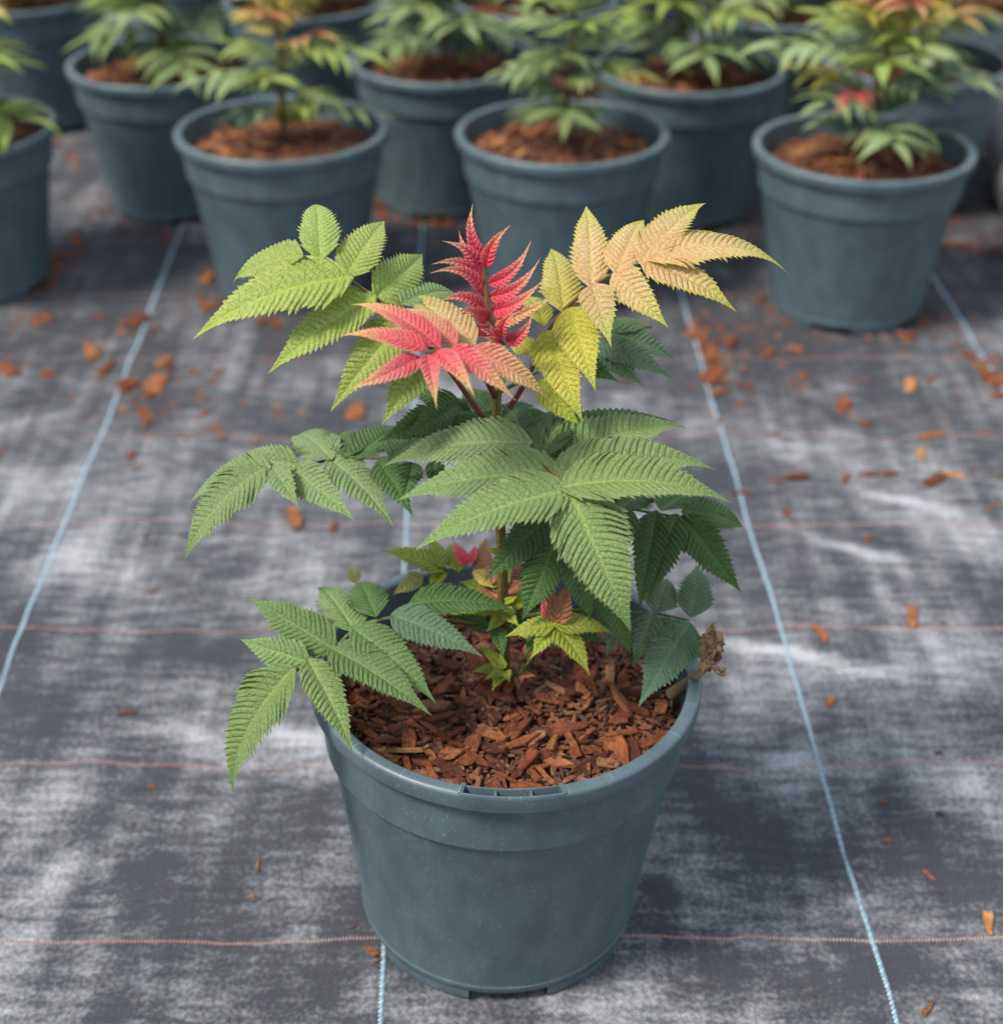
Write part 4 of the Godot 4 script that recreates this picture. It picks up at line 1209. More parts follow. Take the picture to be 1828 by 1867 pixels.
# ------------------------------------------------------------------ chips on the ground
func make_ground_chips() -> void:
	var r := RandomNumberGenerator.new()
	r.seed = 909
	var chips := [
		[2425,-9624,228,16,2,1.0,"bright orange bark chip lying on the red thread right of the front pot"],
		[3174,-9839,270,165,2,1.5,"stubby upright orange bark block farther right along the same red thread"],
		[3400,-9774,79,106,0,1.0,"small dark red bark chip just right of the stubby orange block"],
		[2355,-8809,109,161,2,1.3,"small lone orange chip right of the blue thread beside the front pot"],
		[2519,-7762,46,90,2,1.4,"tiny orange crumb right of the blue thread, below the second red thread"],
		[2393,-7585,31,115,0,1.4,"tiniest rust crumb close to the blue thread in front"],
		[2480,-7438,68,97,2,1.5,"rounded orange crumb, largest of the three small ones by the blue thread"],
		[3006,-8258,68,90,6,1.4,"black crumb of bark lying just above the second red thread"],
		[2867,-7657,62,59,6,1.5,"black crumb of bark below the second red thread on the right"],
		[2673,-7116,109,26,2,1.1,"slanting orange brown chip between the two nearest red threads on the right"],
		[2705,-6948,23,90,0,1.4,"speck of rust bark below the slanting chip on the right"],
		[2043,-6838,23,90,0,1.4,"speck of rust bark left of the blue thread near the nearest red thread"],
		[2934,-6704,169,169,5,0.8,"pale wedge shaped bark splinter at the right edge on the nearest red thread"],
		[2408,-6029,125,142,4,1.1,"brown chip in the bottom right corner of the ground fabric"],
		[1790,-6139,18,90,0,1.4,"red speck on the dark fabric right of the front pot's base"],
		[1733,-6211,19,90,0,1.4,"upper of two red specks right of the front pot's base"],
		[3988,-12708,219,90,2,1.6,"broad rectangular orange chip in front of the pot with the red topped shrub"],
		[3818,-12389,233,163,5,1.2,"short tan chip directly in front of the broad rectangular one"],
		[3472,-12072,177,90,1,1.1,"long dark rust chip in the middle of the line of chips on the right"],
		[3277,-12053,176,99,1,0.9,"faint rust chip left of the long dark rust one"],
		[3059,-11966,190,154,0,1.4,"small rust chip standing out between the two long rust chips"],
		[2598,-11947,219,101,1,0.9,"right half of the broken brown strip right of the blue thread"],
		[2415,-11861,139,74,0,1.2,"left half of the broken brown strip right of the blue thread"],
		[4029,-12024,186,73,5,0.9,"pale straw coloured splinter on the right, brightest of its line"],
		[3840,-11928,277,134,1,0.9,"dark rust chip tucked against the pale straw splinter"],
		[4237,-12131,129,105,1,1.2,"rust chip just right of the pale straw splinter"],
		[4454,-12004,88,121,0,1.3,"rust chip cut by the right edge level with the straw splinter"],
		[4248,-11527,156,130,4,1.1,"brown chip near the right edge below the straw splinter"],
		[2517,-12718,150,94,0,1.1,"flat orange chip lying on the red thread right of the blue thread"],
		[4010,-13706,265,170,5,1.4,"tan upright chip in front of the pot with the red topped shrub"],
		[3426,-12985,115,90,1,1.6,"rust chip with a dark side, left of the broad rectangular chip"],
		[3294,-13361,237,165,0,1.3,"rust chip above and left of the one with a dark side"],
		[4262,-13860,127,110,0,1.2,"rust chip right of the tan upright chip"],
		[2322,-13094,89,90,0,1.2,"rust crumb just right of the blue thread beside the shrub"],
		[2049,-12985,155,158,0,1.3,"rust crumb lying on the blue thread beside the shrub"],
		[2319,-13383,72,90,2,1.3,"orange crumb above the rust crumb right of the blue thread"],
		[2088,-11693,167,96,1,0.9,"rust strip crossing the blue thread level with the large front leaf"],
		[2447,-11410,109,171,0,1.2,"faint orange crumb right of the blue thread by the drooping leaf"],
		[3052,-10950,91,153,0,1.2,"faint orange crumb on bare fabric right of the drooping leaf"],
		[2999,-13980,164,162,0,1.3,"rust crumb in front of the foot of the pot with the red topped shrub"],
		[3013,-14554,175,67,2,1.1,"pale orange chip close to the foot of the pot with the red topped shrub"],
		[2726,-14439,236,163,0,1.3,"rust chip left of the pale orange chip near that pot's foot"],
		[4506,-12782,149,90,4,1.1,"faint brown strip near the right edge level with the broad rectangular chip"],
		[-2658,-8679,143,103,1,0.9,"dark brown stick shaped chip left of the broad overhanging leaf"],
		[-2769,-10226,132,97,0,1.0,"thin rust chip between the left blue thread and the shrub"],
		[-2344,-7907,53,90,2,1.4,"small orange chip below the red thread left of the front pot"],
		[-1763,-11312,348,14,2,1.2,"large orange chip under the grey green leaf on the left"],
		[-1416,-11146,182,174,0,1.0,"narrow rust chip right of the large orange chip under the grey green leaf"],
		[-1393,-13193,350,172,2,1.2,"big orange flake under the left yellow green leaf"],
		[-1890,-13138,97,70,4,1.2,"faint tan crumb left of the big orange flake"],
		[-3368,-12339,145,-179,0,1.3,"small rust crumb lying right of the left blue thread by itself"],
		[-3246,-12072,133,130,4,0.8,"faint brown sliver right of the left blue thread"],
		[-2824,-13138,134,167,0,1.4,"rust crumb between the left blue thread and the big orange flake"],
		[-3083,-14029,112,113,0,1.4,"rust chip right of the left blue thread in front of the second pot"],
		[-2863,-13848,157,55,0,1.3,"rust chip next to the one right of the left blue thread"],
		[-1527,-7159,123,-176,5,0.6,"thin upright tan splinter left of the front pot"],
		[-1538,-6911,45,104,5,1.0,"tan crumb below the thin upright splinter"],
		[-1033,-7255,41,90,0,1.4,"red crumb close to the left side of the front pot"],
		[-890,-6643,44,129,2,1.4,"orange crumb on the nearest red thread beside the front pot"],
		[-762,-6450,97,45,4,1.2,"torn brown flake against the foot of the front pot"],
		[-718,-6379,62,122,2,1.2,"orange flake beside the torn brown one at the front pot's foot"],
		[-4534,-13992,187,-171,0,1.3,"rust crumb near the left edge in front of the leftmost pot"],
		[-4962,-14078,295,39,0,1.1,"rust chip cut by the left edge in front of the leftmost pot"],
		[-4565,-13105,106,179,0,1.3,"tiny rust crumb near the left edge below the cut chip"],
		[-4031,-15196,140,62,1,0.83,"smallest bark chip in the loose scatter left of the second pot's foot"],
		[-3884,-15260,305,176,1,1.43,"dark rust bark chip in the loose scatter left of the second pot's foot"],
		[-3623,-15065,181,138,1,1.19,"rightmost bark chip in the loose scatter left of the second pot's foot"],
		[-4160,-14488,124,138,0,1.41,"nearest bark chip in the loose scatter left of the second pot's foot"],
		[-4205,-14470,350,27,2,0.8,"largest bark chip in the loose scatter left of the second pot's foot"],
		[-4007,-15011,178,53,2,1.36,"orange bark chip in the loose scatter left of the second pot's foot"],
		[-4300,-15367,195,76,0,0.96,"farthest bark chip in the loose scatter left of the second pot's foot"],
		[-4125,-14580,154,92,2,0.97,"orange bark chip in the loose scatter left of the second pot's foot"],
		[-3995,-15253,209,138,4,1.12,"brown bark chip in the loose scatter left of the second pot's foot"],
		[-4278,-14766,135,142,2,1.24,"leftmost bark chip in the loose scatter left of the second pot's foot"],
		[-3698,-13603,119,65,0,1.07,"rust red bark chip in the heap on the left blue thread"],
		[-3428,-13799,313,175,2,1.31,"largest bark chip in the heap on the left blue thread"],
		[-3433,-14303,237,163,4,1.19,"farthest bark chip in the heap on the left blue thread"],
		[-3571,-13437,127,68,1,0.8,"nearest bark chip in the heap on the left blue thread"],
		[-3694,-13779,285,170,1,1.49,"dark rust bark chip in the heap on the left blue thread"],
		[-3864,-13577,113,68,0,0.85,"smallest bark chip in the heap on the left blue thread"],
		[-3976,-13891,109,88,1,0.87,"leftmost bark chip in the heap on the left blue thread"],
		[-3355,-14163,254,27,1,0.8,"rightmost bark chip in the heap on the left blue thread"],
		[-3969,-14093,278,168,0,1.12,"rust red bark chip in the heap on the left blue thread"],
		[-3421,-13540,155,155,1,1.08,"dark rust bark chip in the heap on the left blue thread"],
		[-3512,-13667,145,138,2,0.8,"orange bark chip in the heap on the left blue thread"],
		[-3476,-13512,140,61,2,1.09,"orange bark chip in the heap on the left blue thread"],
		[-3424,-13617,199,63,4,1.04,"brown bark chip in the heap on the left blue thread"],
		[-3402,-14216,163,91,2,1.31,"orange bark chip in the heap on the left blue thread"],
		[-3360,-13040,116,96,2,1.14,"nearest bark chip trailing below the heap on the left blue thread"],
		[-3332,-13004,154,174,1,1.32,"rightmost bark chip trailing below the heap on the left blue thread"],
		[-3408,-13207,156,26,0,1.4,"largest bark chip trailing below the heap on the left blue thread"],
		[-3493,-13305,96,135,0,1.15,"leftmost bark chip trailing below the heap on the left blue thread"],
		[2320,-14336,109,87,0,0.94,"rust red bark chip in the trail along the blue thread beside the shrub"],
		[2146,-14558,191,156,4,1.06,"brown bark chip in the trail along the blue thread beside the shrub"],
		[2092,-14749,142,115,0,1.42,"rust red bark chip in the trail along the blue thread beside the shrub"],
		[2118,-14071,274,16,4,1.4,"brown bark chip in the trail along the blue thread beside the shrub"],
		[2170,-13794,130,119,0,0.87,"rust red bark chip in the trail along the blue thread beside the shrub"],
		[2358,-13729,127,61,1,1.46,"dark rust bark chip in the trail along the blue thread beside the shrub"],
		[2139,-13639,124,58,1,0.84,"dark rust bark chip in the trail along the blue thread beside the shrub"],
		[2213,-14723,99,101,1,1.11,"dark rust bark chip in the trail along the blue thread beside the shrub"],
		[2084,-14854,282,19,2,1.47,"leftmost bark chip in the trail along the blue thread beside the shrub"],
		[2085,-14410,297,10,1,0.85,"dark rust bark chip in the trail along the blue thread beside the shrub"],
		[2154,-14290,201,152,0,0.85,"rust red bark chip in the trail along the blue thread beside the shrub"],
		[2363,-14804,186,138,4,1.3,"brown bark chip in the trail along the blue thread beside the shrub"],
		[2143,-14543,131,59,1,1.35,"dark rust bark chip in the trail along the blue thread beside the shrub"],
		[2203,-14356,101,55,2,1.46,"orange bark chip in the trail along the blue thread beside the shrub"],
		[2272,-14161,145,107,2,0.98,"orange bark chip in the trail along the blue thread beside the shrub"],
		[2107,-13628,240,156,2,0.9,"nearest bark chip in the trail along the blue thread beside the shrub"],
		[2193,-13637,96,94,1,1.04,"smallest bark chip in the trail along the blue thread beside the shrub"],
		[2309,-15073,160,20,0,0.93,"farthest bark chip in the trail along the blue thread beside the shrub"],
		[2452,-13738,165,154,2,0.99,"rightmost bark chip in the trail along the blue thread beside the shrub"],
		[2393,-14767,185,54,0,1.2,"rust red bark chip in the trail along the blue thread beside the shrub"],
		[2370,-14631,315,159,1,0.86,"largest bark chip in the trail along the blue thread beside the shrub"],
		[2417,-13980,157,124,1,0.98,"dark rust bark chip in the trail along the blue thread beside the shrub"],
		[2171,-14231,103,112,0,0.98,"rust red bark chip in the trail along the blue thread beside the shrub"],
		[2103,-13928,303,152,0,1.36,"rust red bark chip in the trail along the blue thread beside the shrub"],
		[2173,-14118,234,15,1,1.16,"dark rust bark chip in the trail along the blue thread beside the shrub"],
		[2247,-13866,130,28,2,1.49,"orange bark chip in the trail along the blue thread beside the shrub"],
		[2220,-14678,115,43,1,0.83,"dark rust bark chip in the trail along the blue thread beside the shrub"],
		[2214,-14676,167,144,1,1.47,"dark rust bark chip in the trail along the blue thread beside the shrub"],
		[2070,-14514,140,58,0,1.32,"rust red bark chip in the trail along the blue thread beside the shrub"],
		[2092,-13991,299,157,2,0.81,"orange bark chip in the trail along the blue thread beside the shrub"],
		[2125,-14387,210,142,2,1.16,"orange bark chip in the trail along the blue thread beside the shrub"],
		[2109,-14007,258,156,1,0.93,"dark rust bark chip in the trail along the blue thread beside the shrub"],
		[2102,-14506,115,77,1,1.29,"dark rust bark chip in the trail along the blue thread beside the shrub"],
		[2178,-14280,174,28,0,1.31,"rust red bark chip in the trail along the blue thread beside the shrub"],
		[4834,-13565,190,137,0,1.12,"nearest bark chip in the dense heap on the far right blue thread"],
		[4784,-14434,196,19,1,1.47,"leftmost bark chip in the dense heap on the far right blue thread"],
		[4802,-13838,167,37,1,0.95,"dark rust bark chip in the dense heap on the far right blue thread"],
		[4884,-14304,171,133,0,1.06,"rust red bark chip in the dense heap on the far right blue thread"],
		[4817,-14213,274,152,4,1.39,"largest bark chip in the dense heap on the far right blue thread"],
		[4873,-13811,127,95,0,0.87,"rust red bark chip in the dense heap on the far right blue thread"],
		[4894,-13956,225,144,0,0.94,"rust red bark chip in the dense heap on the far right blue thread"],
		[4925,-13755,150,98,0,0.83,"rust red bark chip in the dense heap on the far right blue thread"],
		[4776,-13781,90,85,2,0.84,"smallest bark chip in the dense heap on the far right blue thread"],
		[4839,-14205,166,126,4,1.2,"brown bark chip in the dense heap on the far right blue thread"],
		[4900,-14005,173,16,1,1.05,"dark rust bark chip in the dense heap on the far right blue thread"],
		[4813,-14253,117,94,4,1.23,"brown bark chip in the dense heap on the far right blue thread"],
		[4800,-13976,139,32,1,1.12,"dark rust bark chip in the dense heap on the far right blue thread"],
		[4834,-14073,185,146,2,0.91,"orange bark chip in the dense heap on the far right blue thread"],
		[4907,-14002,170,125,4,1.14,"brown bark chip in the dense heap on the far right blue thread"],
		[4805,-13997,164,1,0,1.14,"rust red bark chip in the dense heap on the far right blue thread"],
		[4830,-14100,96,52,4,1.37,"brown bark chip in the dense heap on the far right blue thread"],
		[4898,-13850,203,126,2,0.85,"orange bark chip in the dense heap on the far right blue thread"],
		[4961,-13858,156,29,0,1.5,"rust red bark chip in the dense heap on the far right blue thread"],
		[4930,-14213,158,102,4,1.45,"brown bark chip in the dense heap on the far right blue thread"],
		[4866,-13590,106,46,2,0.89,"rightmost bark chip in the dense heap on the far right blue thread"],
		[4945,-14313,146,87,0,1.22,"farthest bark chip in the dense heap on the far right blue thread"],
		[4488,-15166,148,11,2,1.12,"orange bark chip right of the red topped shrub's pot foot"],
		[4429,-15122,151,137,0,1.08,"rust red bark chip right of the red topped shrub's pot foot"],
		[4656,-15520,118,124,4,0.87,"farthest bark chip right of the red topped shrub's pot foot"],
		[4617,-15350,126,47,1,1.38,"rightmost bark chip right of the red topped shrub's pot foot"],
		[4241,-14827,201,144,1,1.42,"largest bark chip right of the red topped shrub's pot foot"],
		[4230,-14877,126,44,0,0.88,"rust red bark chip right of the red topped shrub's pot foot"],
		[4178,-14862,176,10,2,1.05,"leftmost bark chip right of the red topped shrub's pot foot"],
		[4497,-15098,108,34,0,1.18,"smallest bark chip right of the red topped shrub's pot foot"],
		[4294,-14851,76,77,4,0.98,"nearest bark chip right of the red topped shrub's pot foot"],
		[2837,-15720,149,153,0,1.31,"farthest bark chip left of the red topped shrub's pot foot"],
		[2947,-15044,85,50,4,1.4,"nearest bark chip left of the red topped shrub's pot foot"],
		[2841,-15740,230,152,1,0.9,"largest bark chip left of the red topped shrub's pot foot"],
		[3054,-15129,93,83,1,1.45,"rightmost bark chip left of the red topped shrub's pot foot"],
		[2899,-15525,127,110,0,1.16,"rust red bark chip left of the red topped shrub's pot foot"],
		[3016,-15207,141,28,0,1.21,"rust red bark chip left of the red topped shrub's pot foot"],
		[2829,-15747,101,113,0,1.45,"leftmost bark chip left of the red topped shrub's pot foot"],
		[2963,-15487,156,38,4,1.13,"brown bark chip left of the red topped shrub's pot foot"],
		[2832,-15673,119,144,1,1.07,"smallest bark chip left of the red topped shrub's pot foot"],
		[2978,-15430,141,136,4,1.47,"brown bark chip left of the red topped shrub's pot foot"],
		[-3147,-15587,170,62,4,1.04,"brown bark chip left of the yellow topped shrub's pot"],
		[-3338,-16157,139,80,1,0.82,"dark rust bark chip left of the yellow topped shrub's pot"],
		[-3176,-15666,101,55,2,1.25,"smallest bark chip left of the yellow topped shrub's pot"],
		[-3103,-15636,177,155,0,1.47,"rightmost bark chip left of the yellow topped shrub's pot"],
		[-3306,-15824,159,170,4,0.84,"brown bark chip left of the yellow topped shrub's pot"],
		[-3335,-15928,105,69,1,1.27,"leftmost bark chip left of the yellow topped shrub's pot"],
		[-3215,-15573,154,146,1,0.81,"dark rust bark chip left of the yellow topped shrub's pot"],
		[-3156,-15465,126,155,4,0.86,"nearest bark chip left of the yellow topped shrub's pot"],
		[-3306,-16303,227,176,2,1.2,"largest bark chip left of the yellow topped shrub's pot"],
		[-3233,-15618,203,30,0,0.91,"rust red bark chip left of the yellow topped shrub's pot"],
		[-3392,-16585,112,103,4,1.35,"farthest bark chip left of the yellow topped shrub's pot"],
		[-3391,-16466,136,71,1,0.93,"dark rust bark chip left of the yellow topped shrub's pot"],
		[-2369,-15239,66,119,2,0.81,"smallest bark chip in front of the yellow topped shrub's pot foot"],
		[-2568,-15168,80,134,4,0.97,"leftmost bark chip in front of the yellow topped shrub's pot foot"],
		[-2388,-15122,170,158,0,1.45,"rust red bark chip in front of the yellow topped shrub's pot foot"],
		[-2563,-15284,119,65,4,1.17,"farthest bark chip in front of the yellow topped shrub's pot foot"],
		[-2482,-15229,131,146,0,0.98,"rust red bark chip in front of the yellow topped shrub's pot foot"],
		[-2361,-15225,127,64,0,0.92,"rightmost bark chip in front of the yellow topped shrub's pot foot"],
		[-2429,-15207,196,30,1,1.17,"largest bark chip in front of the yellow topped shrub's pot foot"],
		[-2351,-15109,130,27,0,1.44,"nearest bark chip in front of the yellow topped shrub's pot foot"],
		[-2557,-15158,171,22,1,1.24,"dark rust bark chip in front of the yellow topped shrub's pot foot"],
		[-5075,-16632,271,37,0,1.39,"rust red bark chip beside the leftmost pot's foot"],
		[-5017,-16965,255,165,4,1.13,"brown bark chip beside the leftmost pot's foot"],
		[-5082,-16337,212,160,4,1.05,"brown bark chip beside the leftmost pot's foot"],
		[-4902,-16981,120,120,0,1.34,"rust red bark chip beside the leftmost pot's foot"],
		[-4995,-17443,168,88,1,0.87,"rightmost bark chip beside the leftmost pot's foot"],
		[-4884,-16671,94,102,0,0.97,"smallest bark chip beside the leftmost pot's foot"],
		[-5053,-17470,274,177,0,0.81,"farthest bark chip beside the leftmost pot's foot"],
		[-5378,-15956,179,43,4,1.44,"leftmost bark chip beside the leftmost pot's foot"],
		[-5037,-16071,196,161,1,0.92,"dark rust bark chip beside the leftmost pot's foot"],
		[-5049,-17475,317,25,0,0.91,"largest bark chip beside the leftmost pot's foot"],
		[-5007,-16357,283,179,2,0.97,"orange bark chip beside the leftmost pot's foot"],
		[-5231,-15907,173,156,0,0.97,"nearest bark chip beside the leftmost pot's foot"],
		[-4910,-17032,182,148,1,1.29,"dark rust bark chip beside the leftmost pot's foot"],
		[-4916,-17135,131,62,1,0.94,"dark rust bark chip beside the leftmost pot's foot"],
		[-5179,-16066,162,139,1,1.44,"dark rust bark chip beside the leftmost pot's foot"],
		[-5113,-16962,246,164,1,0.99,"dark rust bark chip beside the leftmost pot's foot"],
		[-5796,-20306,84,141,0,1.41,"nearest bark chip in the gap behind the leftmost pot"],
		[-6084,-20945,210,174,1,0.88,"dark rust bark chip in the gap behind the leftmost pot"],
		[-6135,-20987,214,163,1,1.39,"dark rust bark chip in the gap behind the leftmost pot"],
		[-6157,-20806,155,33,0,0.84,"leftmost bark chip in the gap behind the leftmost pot"],
		[-6167,-20995,181,171,4,1.17,"farthest bark chip in the gap behind the leftmost pot"],
		[-5740,-20342,202,42,2,1.43,"orange bark chip in the gap behind the leftmost pot"],
		[-5852,-21064,218,164,0,1.14,"largest bark chip in the gap behind the leftmost pot"],
		[-5641,-20003,212,42,4,0.92,"rightmost bark chip in the gap behind the leftmost pot"],
		[-5836,-20563,132,74,4,1.06,"smallest bark chip in the gap behind the leftmost pot"],
		[-4968,-18392,186,177,0,1.16,"leftmost bark chip before the second row pot at the left"],
		[-4829,-18355,73,102,1,0.87,"smallest bark chip before the second row pot at the left"],
		[-3995,-17676,164,40,0,1.09,"rust red bark chip before the second row pot at the left"],
		[-4030,-18275,200,27,4,0.86,"rightmost bark chip before the second row pot at the left"],
		[-5027,-18122,273,30,1,1.37,"largest bark chip before the second row pot at the left"],
		[-4007,-17479,158,49,0,0.89,"nearest bark chip before the second row pot at the left"],
		[-4581,-17918,131,55,1,1.03,"dark rust bark chip before the second row pot at the left"],
		[-4502,-17954,86,50,2,0.83,"orange bark chip before the second row pot at the left"],
		[-4524,-18362,167,54,1,0.94,"farthest bark chip before the second row pot at the left"],
		[-4587,-18180,108,161,0,1.44,"rust red bark chip before the second row pot at the left"],
		[-1476,-18209,205,164,0,1.47,"rust red bark chip in the gap left of the column shrub's pot"],
		[-1597,-18546,113,105,0,1.12,"leftmost bark chip in the gap left of the column shrub's pot"],
		[-1530,-18225,84,63,4,1.38,"smallest bark chip in the gap left of the column shrub's pot"],
		[-1530,-18323,122,31,1,0.94,"dark rust bark chip in the gap left of the column shrub's pot"],
		[-1585,-18684,74,60,4,1.23,"farthest bark chip in the gap left of the column shrub's pot"],
		[-1452,-18140,78,89,4,1.12,"nearest bark chip in the gap left of the column shrub's pot"],
		[-1476,-18458,201,162,1,1.09,"rightmost bark chip in the gap left of the column shrub's pot"],
		[-1558,-18641,175,157,1,0.99,"dark rust bark chip in the gap left of the column shrub's pot"],
		[-1504,-18565,240,168,1,1.03,"largest bark chip in the gap left of the column shrub's pot"],
		[-1509,-18435,162,165,1,1.35,"dark rust bark chip in the gap left of the column shrub's pot"],
		[-712,-18142,118,55,0,1.06,"farthest bark chip at the foot of the second row pot above the pink leaf"],
		[-977,-18068,124,150,1,0.91,"dark rust bark chip at the foot of the second row pot above the pink leaf"],
		[-707,-18061,159,26,0,1.27,"rust red bark chip at the foot of the second row pot above the pink leaf"],
		[-828,-18009,226,19,2,0.83,"largest bark chip at the foot of the second row pot above the pink leaf"],
		[-1042,-18007,149,38,1,1.43,"dark rust bark chip at the foot of the second row pot above the pink leaf"],
		[-560,-17937,92,126,1,0.85,"rightmost bark chip at the foot of the second row pot above the pink leaf"],
		[-1121,-17958,69,73,1,1.27,"smallest bark chip at the foot of the second row pot above the pink leaf"],
		[-1004,-18022,174,23,0,1.17,"rust red bark chip at the foot of the second row pot above the pink leaf"],
		[-811,-18029,205,24,0,0.86,"rust red bark chip at the foot of the second row pot above the pink leaf"],
		[-635,-17945,214,162,0,1.2,"nearest bark chip at the foot of the second row pot above the pink leaf"],
		[-808,-18025,144,157,1,1.34,"dark rust bark chip at the foot of the second row pot above the pink leaf"],
		[-1329,-17939,115,147,1,1.26,"leftmost bark chip at the foot of the second row pot above the pink leaf"],
		[-1132,-18016,147,28,4,0.91,"brown bark chip at the foot of the second row pot above the pink leaf"],
		[-697,-18061,99,51,1,1.24,"dark rust bark chip at the foot of the second row pot above the pink leaf"],
		[2903,-18128,99,93,1,0.87,"dark rust bark chip at the foot of the second row pot above the peach leaf"],
		[2915,-17584,90,96,4,1.09,"brown bark chip at the foot of the second row pot above the peach leaf"],
		[2301,-17329,72,40,1,1.32,"leftmost bark chip at the foot of the second row pot above the peach leaf"],
		[2336,-17879,225,14,2,1.01,"largest bark chip at the foot of the second row pot above the peach leaf"],
		[2345,-17418,126,139,0,0.96,"nearest bark chip at the foot of the second row pot above the peach leaf"],
		[2416,-17760,174,12,1,0.83,"dark rust bark chip at the foot of the second row pot above the peach leaf"],
		[2826,-17956,118,22,1,0.98,"dark rust bark chip at the foot of the second row pot above the peach leaf"],
		[3021,-17901,94,95,4,1.22,"brown bark chip at the foot of the second row pot above the peach leaf"],
		[2659,-17782,92,31,0,1.0,"rust red bark chip at the foot of the second row pot above the peach leaf"],
		[3022,-17747,89,81,0,1.27,"rust red bark chip at the foot of the second row pot above the peach leaf"],
		[2447,-17668,136,127,1,0.92,"dark rust bark chip at the foot of the second row pot above the peach leaf"],
		[3080,-18371,223,156,1,1.05,"farthest bark chip at the foot of the second row pot above the peach leaf"],
		[2536,-17517,74,63,4,1.22,"smallest bark chip at the foot of the second row pot above the peach leaf"],
		[3108,-17793,109,89,1,0.86,"rightmost bark chip at the foot of the second row pot above the peach leaf"],
		[2021,-14831,154,154,1,1.47,"dark rust bark chip behind the tip of the peach leaf"],
		[1972,-15188,105,28,1,1.34,"leftmost bark chip behind the tip of the peach leaf"],
		[2161,-14981,166,157,2,0.84,"orange bark chip behind the tip of the peach leaf"],
		[2057,-15222,121,45,2,1.47,"orange bark chip behind the tip of the peach leaf"],
		[2110,-14549,77,45,0,1.07,"rightmost bark chip behind the tip of the peach leaf"],
		[1997,-14974,226,161,2,1.34,"largest bark chip behind the tip of the peach leaf"],
		[2041,-15222,122,61,2,1.48,"orange bark chip behind the tip of the peach leaf"],
		[2118,-15187,102,136,1,1.2,"smallest bark chip behind the tip of the peach leaf"],
		[2065,-15247,113,93,2,1.44,"farthest bark chip behind the tip of the peach leaf"],
		[2087,-14739,111,20,0,1.47,"nearest bark chip behind the tip of the peach leaf"],
		[5378,-17926,186,7,1,1.33,"leftmost bark chip in the drift beside the fabric roll"],
		[5540,-17413,124,40,1,1.12,"dark rust bark chip in the drift beside the fabric roll"],
		[5527,-17142,160,144,4,0.83,"brown bark chip in the drift beside the fabric roll"],
		[5531,-17523,71,110,1,1.28,"smallest bark chip in the drift beside the fabric roll"],
		[5342,-17404,190,138,4,1.32,"brown bark chip in the drift beside the fabric roll"],
		[5781,-17700,104,86,0,1.11,"rust red bark chip in the drift beside the fabric roll"],
		[5782,-17225,217,153,1,1.25,"rightmost bark chip in the drift beside the fabric roll"],
		[5509,-17338,179,1,1,0.97,"dark rust bark chip in the drift beside the fabric roll"],
		[5760,-17229,104,12,1,0.83,"dark rust bark chip in the drift beside the fabric roll"],
		[5643,-17211,130,12,0,1.22,"rust red bark chip in the drift beside the fabric roll"],
		[5184,-17311,258,149,1,1.25,"largest bark chip in the drift beside the fabric roll"],
		[5405,-17216,115,52,4,1.17,"brown bark chip in the drift beside the fabric roll"],
		[5633,-17022,94,20,1,1.15,"nearest bark chip in the drift beside the fabric roll"],
		[5489,-18070,102,12,0,1.15,"rust red bark chip in the drift beside the fabric roll"],
		[5664,-17419,202,152,0,0.88,"rust red bark chip in the drift beside the fabric roll"],
		[5454,-17069,219,5,4,0.97,"brown bark chip in the drift beside the fabric roll"],
		[5552,-18136,162,154,1,1.05,"farthest bark chip in the drift beside the fabric roll"],
		[5425,-17292,235,145,1,1.47,"dark rust bark chip in the drift beside the fabric roll"],
		[-5019,-14932,108,151,1,1.33,"leftmost bark chip in front of the leftmost pot"],
		[-4958,-15321,146,156,1,1.12,"smallest bark chip in front of the leftmost pot"],
		[-4890,-15331,248,34,2,1.08,"largest bark chip in front of the leftmost pot"],
		[-4911,-15180,195,29,4,0.96,"nearest bark chip in front of the leftmost pot"],
		[-4908,-15389,128,108,4,0.99,"farthest bark chip in front of the leftmost pot"],
		[-4859,-15289,189,34,1,1.49,"rightmost bark chip in front of the leftmost pot"],
		[-4954,-15236,227,31,0,1.41,"rust red bark chip in front of the leftmost pot"]]
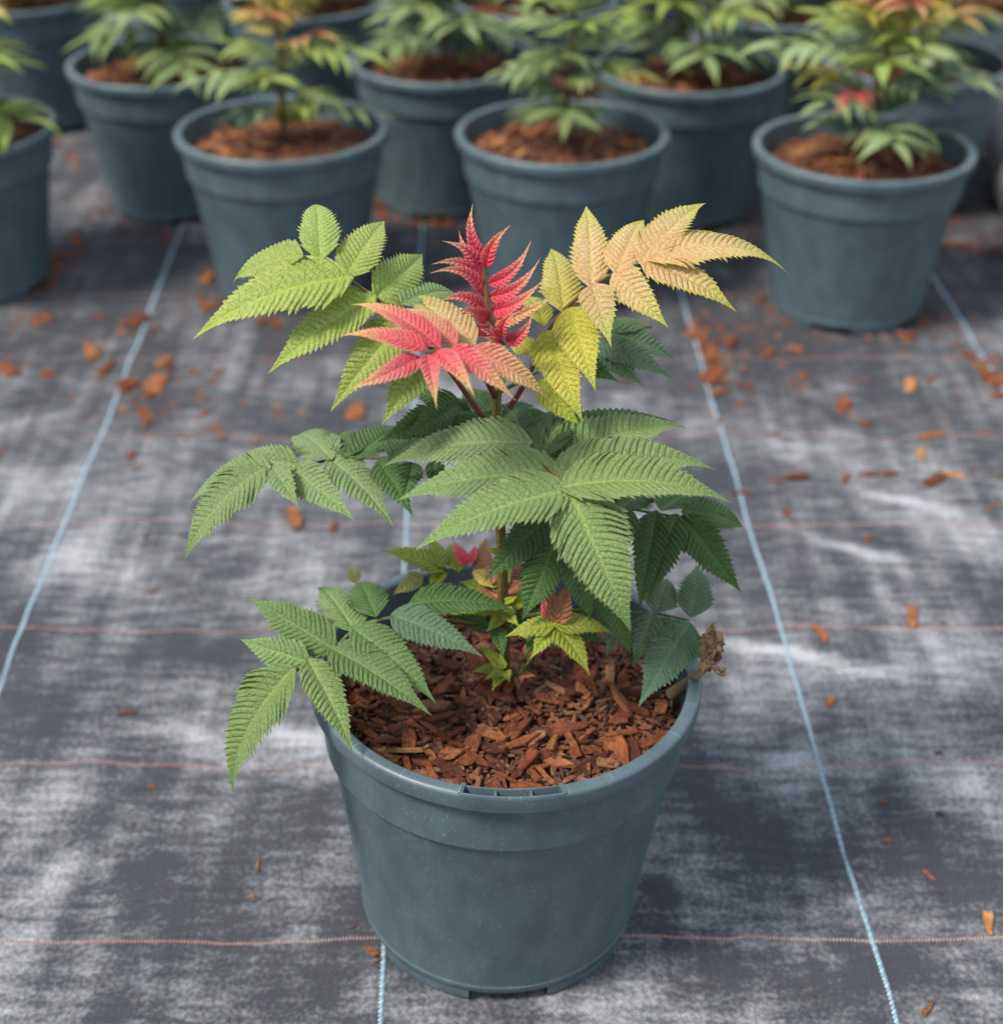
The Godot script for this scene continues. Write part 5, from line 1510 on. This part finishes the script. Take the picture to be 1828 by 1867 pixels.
	# x mm, z mm, length mm, turn deg, tint, label, group
	for c in chips:
		var o := MeshInstance3D.new()
		o.name = numbered("bark_chip")
		o.mesh = chip_shapes[r.randi() % 14]
		o.set_surface_override_material(0, chip_mats[c[4]])
		var x: float = c[0] * 0.0001
		var z: float = c[1] * 0.0001
		var size: float = c[2] * 0.0001
		var b := Basis(Vector3.UP, deg_to_rad(c[3])) * Basis(Vector3(1, 0, 0), r.randfn(0, 0.06)) * Basis(Vector3(0, 0, 1), r.randfn(0, 0.1))
		b = b * Basis.from_scale(Vector3(size * c[5], maxf(size, 0.010) * 1.1, size))
		o.transform = Transform3D(b, Vector3(x, ground_height(x, z) + maxf(size, 0.010) * 0.06, z))
		o.set_meta("label", c[6])
		o.set_meta("category", "bark chip")
		o.set_meta("group", "bark chips fallen on the ground fabric")
		add_child(o)


func make_litter() -> void:
	# crumbs of bark too many and too small to count, washed up round the feet of the pots
	var r := RandomNumberGenerator.new()
	r.seed = 515
	var spots := []
	for p in pot_spots.slice(1):
		for k in 90:
			var a := r.randf() * TAU
			var d := 0.083 + absf(r.randfn(0, 0.030))
			spots.append(Vector2(p[0] + sin(a) * d, p[1] + cos(a) * d * 0.9))
	for k in 260:
		spots.append(Vector2(r.randf_range(-0.75, 0.75), -1.05 - 0.5 * sqrt(r.randf())))
	for c in [[-0.36, -1.40, 0.05], [-0.30, -1.33, 0.04], [0.27, -1.38, 0.04], [0.26, -1.48, 0.03], [0.50, -1.38, 0.04], [0.60, -1.72, 0.05]]:
		for k in 40:
			spots.append(Vector2(c[0] + r.randfn(0, c[2]), c[1] + r.randfn(0, c[2] * 1.2)))
	var mm := MultiMesh.new()
	mm.transform_format = MultiMesh.TRANSFORM_3D
	mm.use_colors = true
	mm.mesh = bark_dust_mesh
	mm.instance_count = spots.size()
	for i in spots.size():
		var s: Vector2 = spots[i]
		var size := r.randf_range(0.003, 0.012)
		mm.set_instance_transform(i, Transform3D(chip_frame(r, size, 0.12), Vector3(s.x, ground_height(s.x, s.y) + size * 0.06, s.y)))
		mm.set_instance_color(i, [Color(.23, .078, .034), Color(.18, .07, .035), Color(.27, .13, .065)][r.randi() % 3] * r.randf_range(0.7, 1.2))
	var o := MultiMeshInstance3D.new()
	o.name = "bark_litter"
	o.multimesh = mm
	o.set_meta("kind", "stuff")
	o.set_meta("label", "fine rust brown bark crumbs strewn round the feet of the pots")
	o.set_meta("category", "bark litter")
	add_child(o)
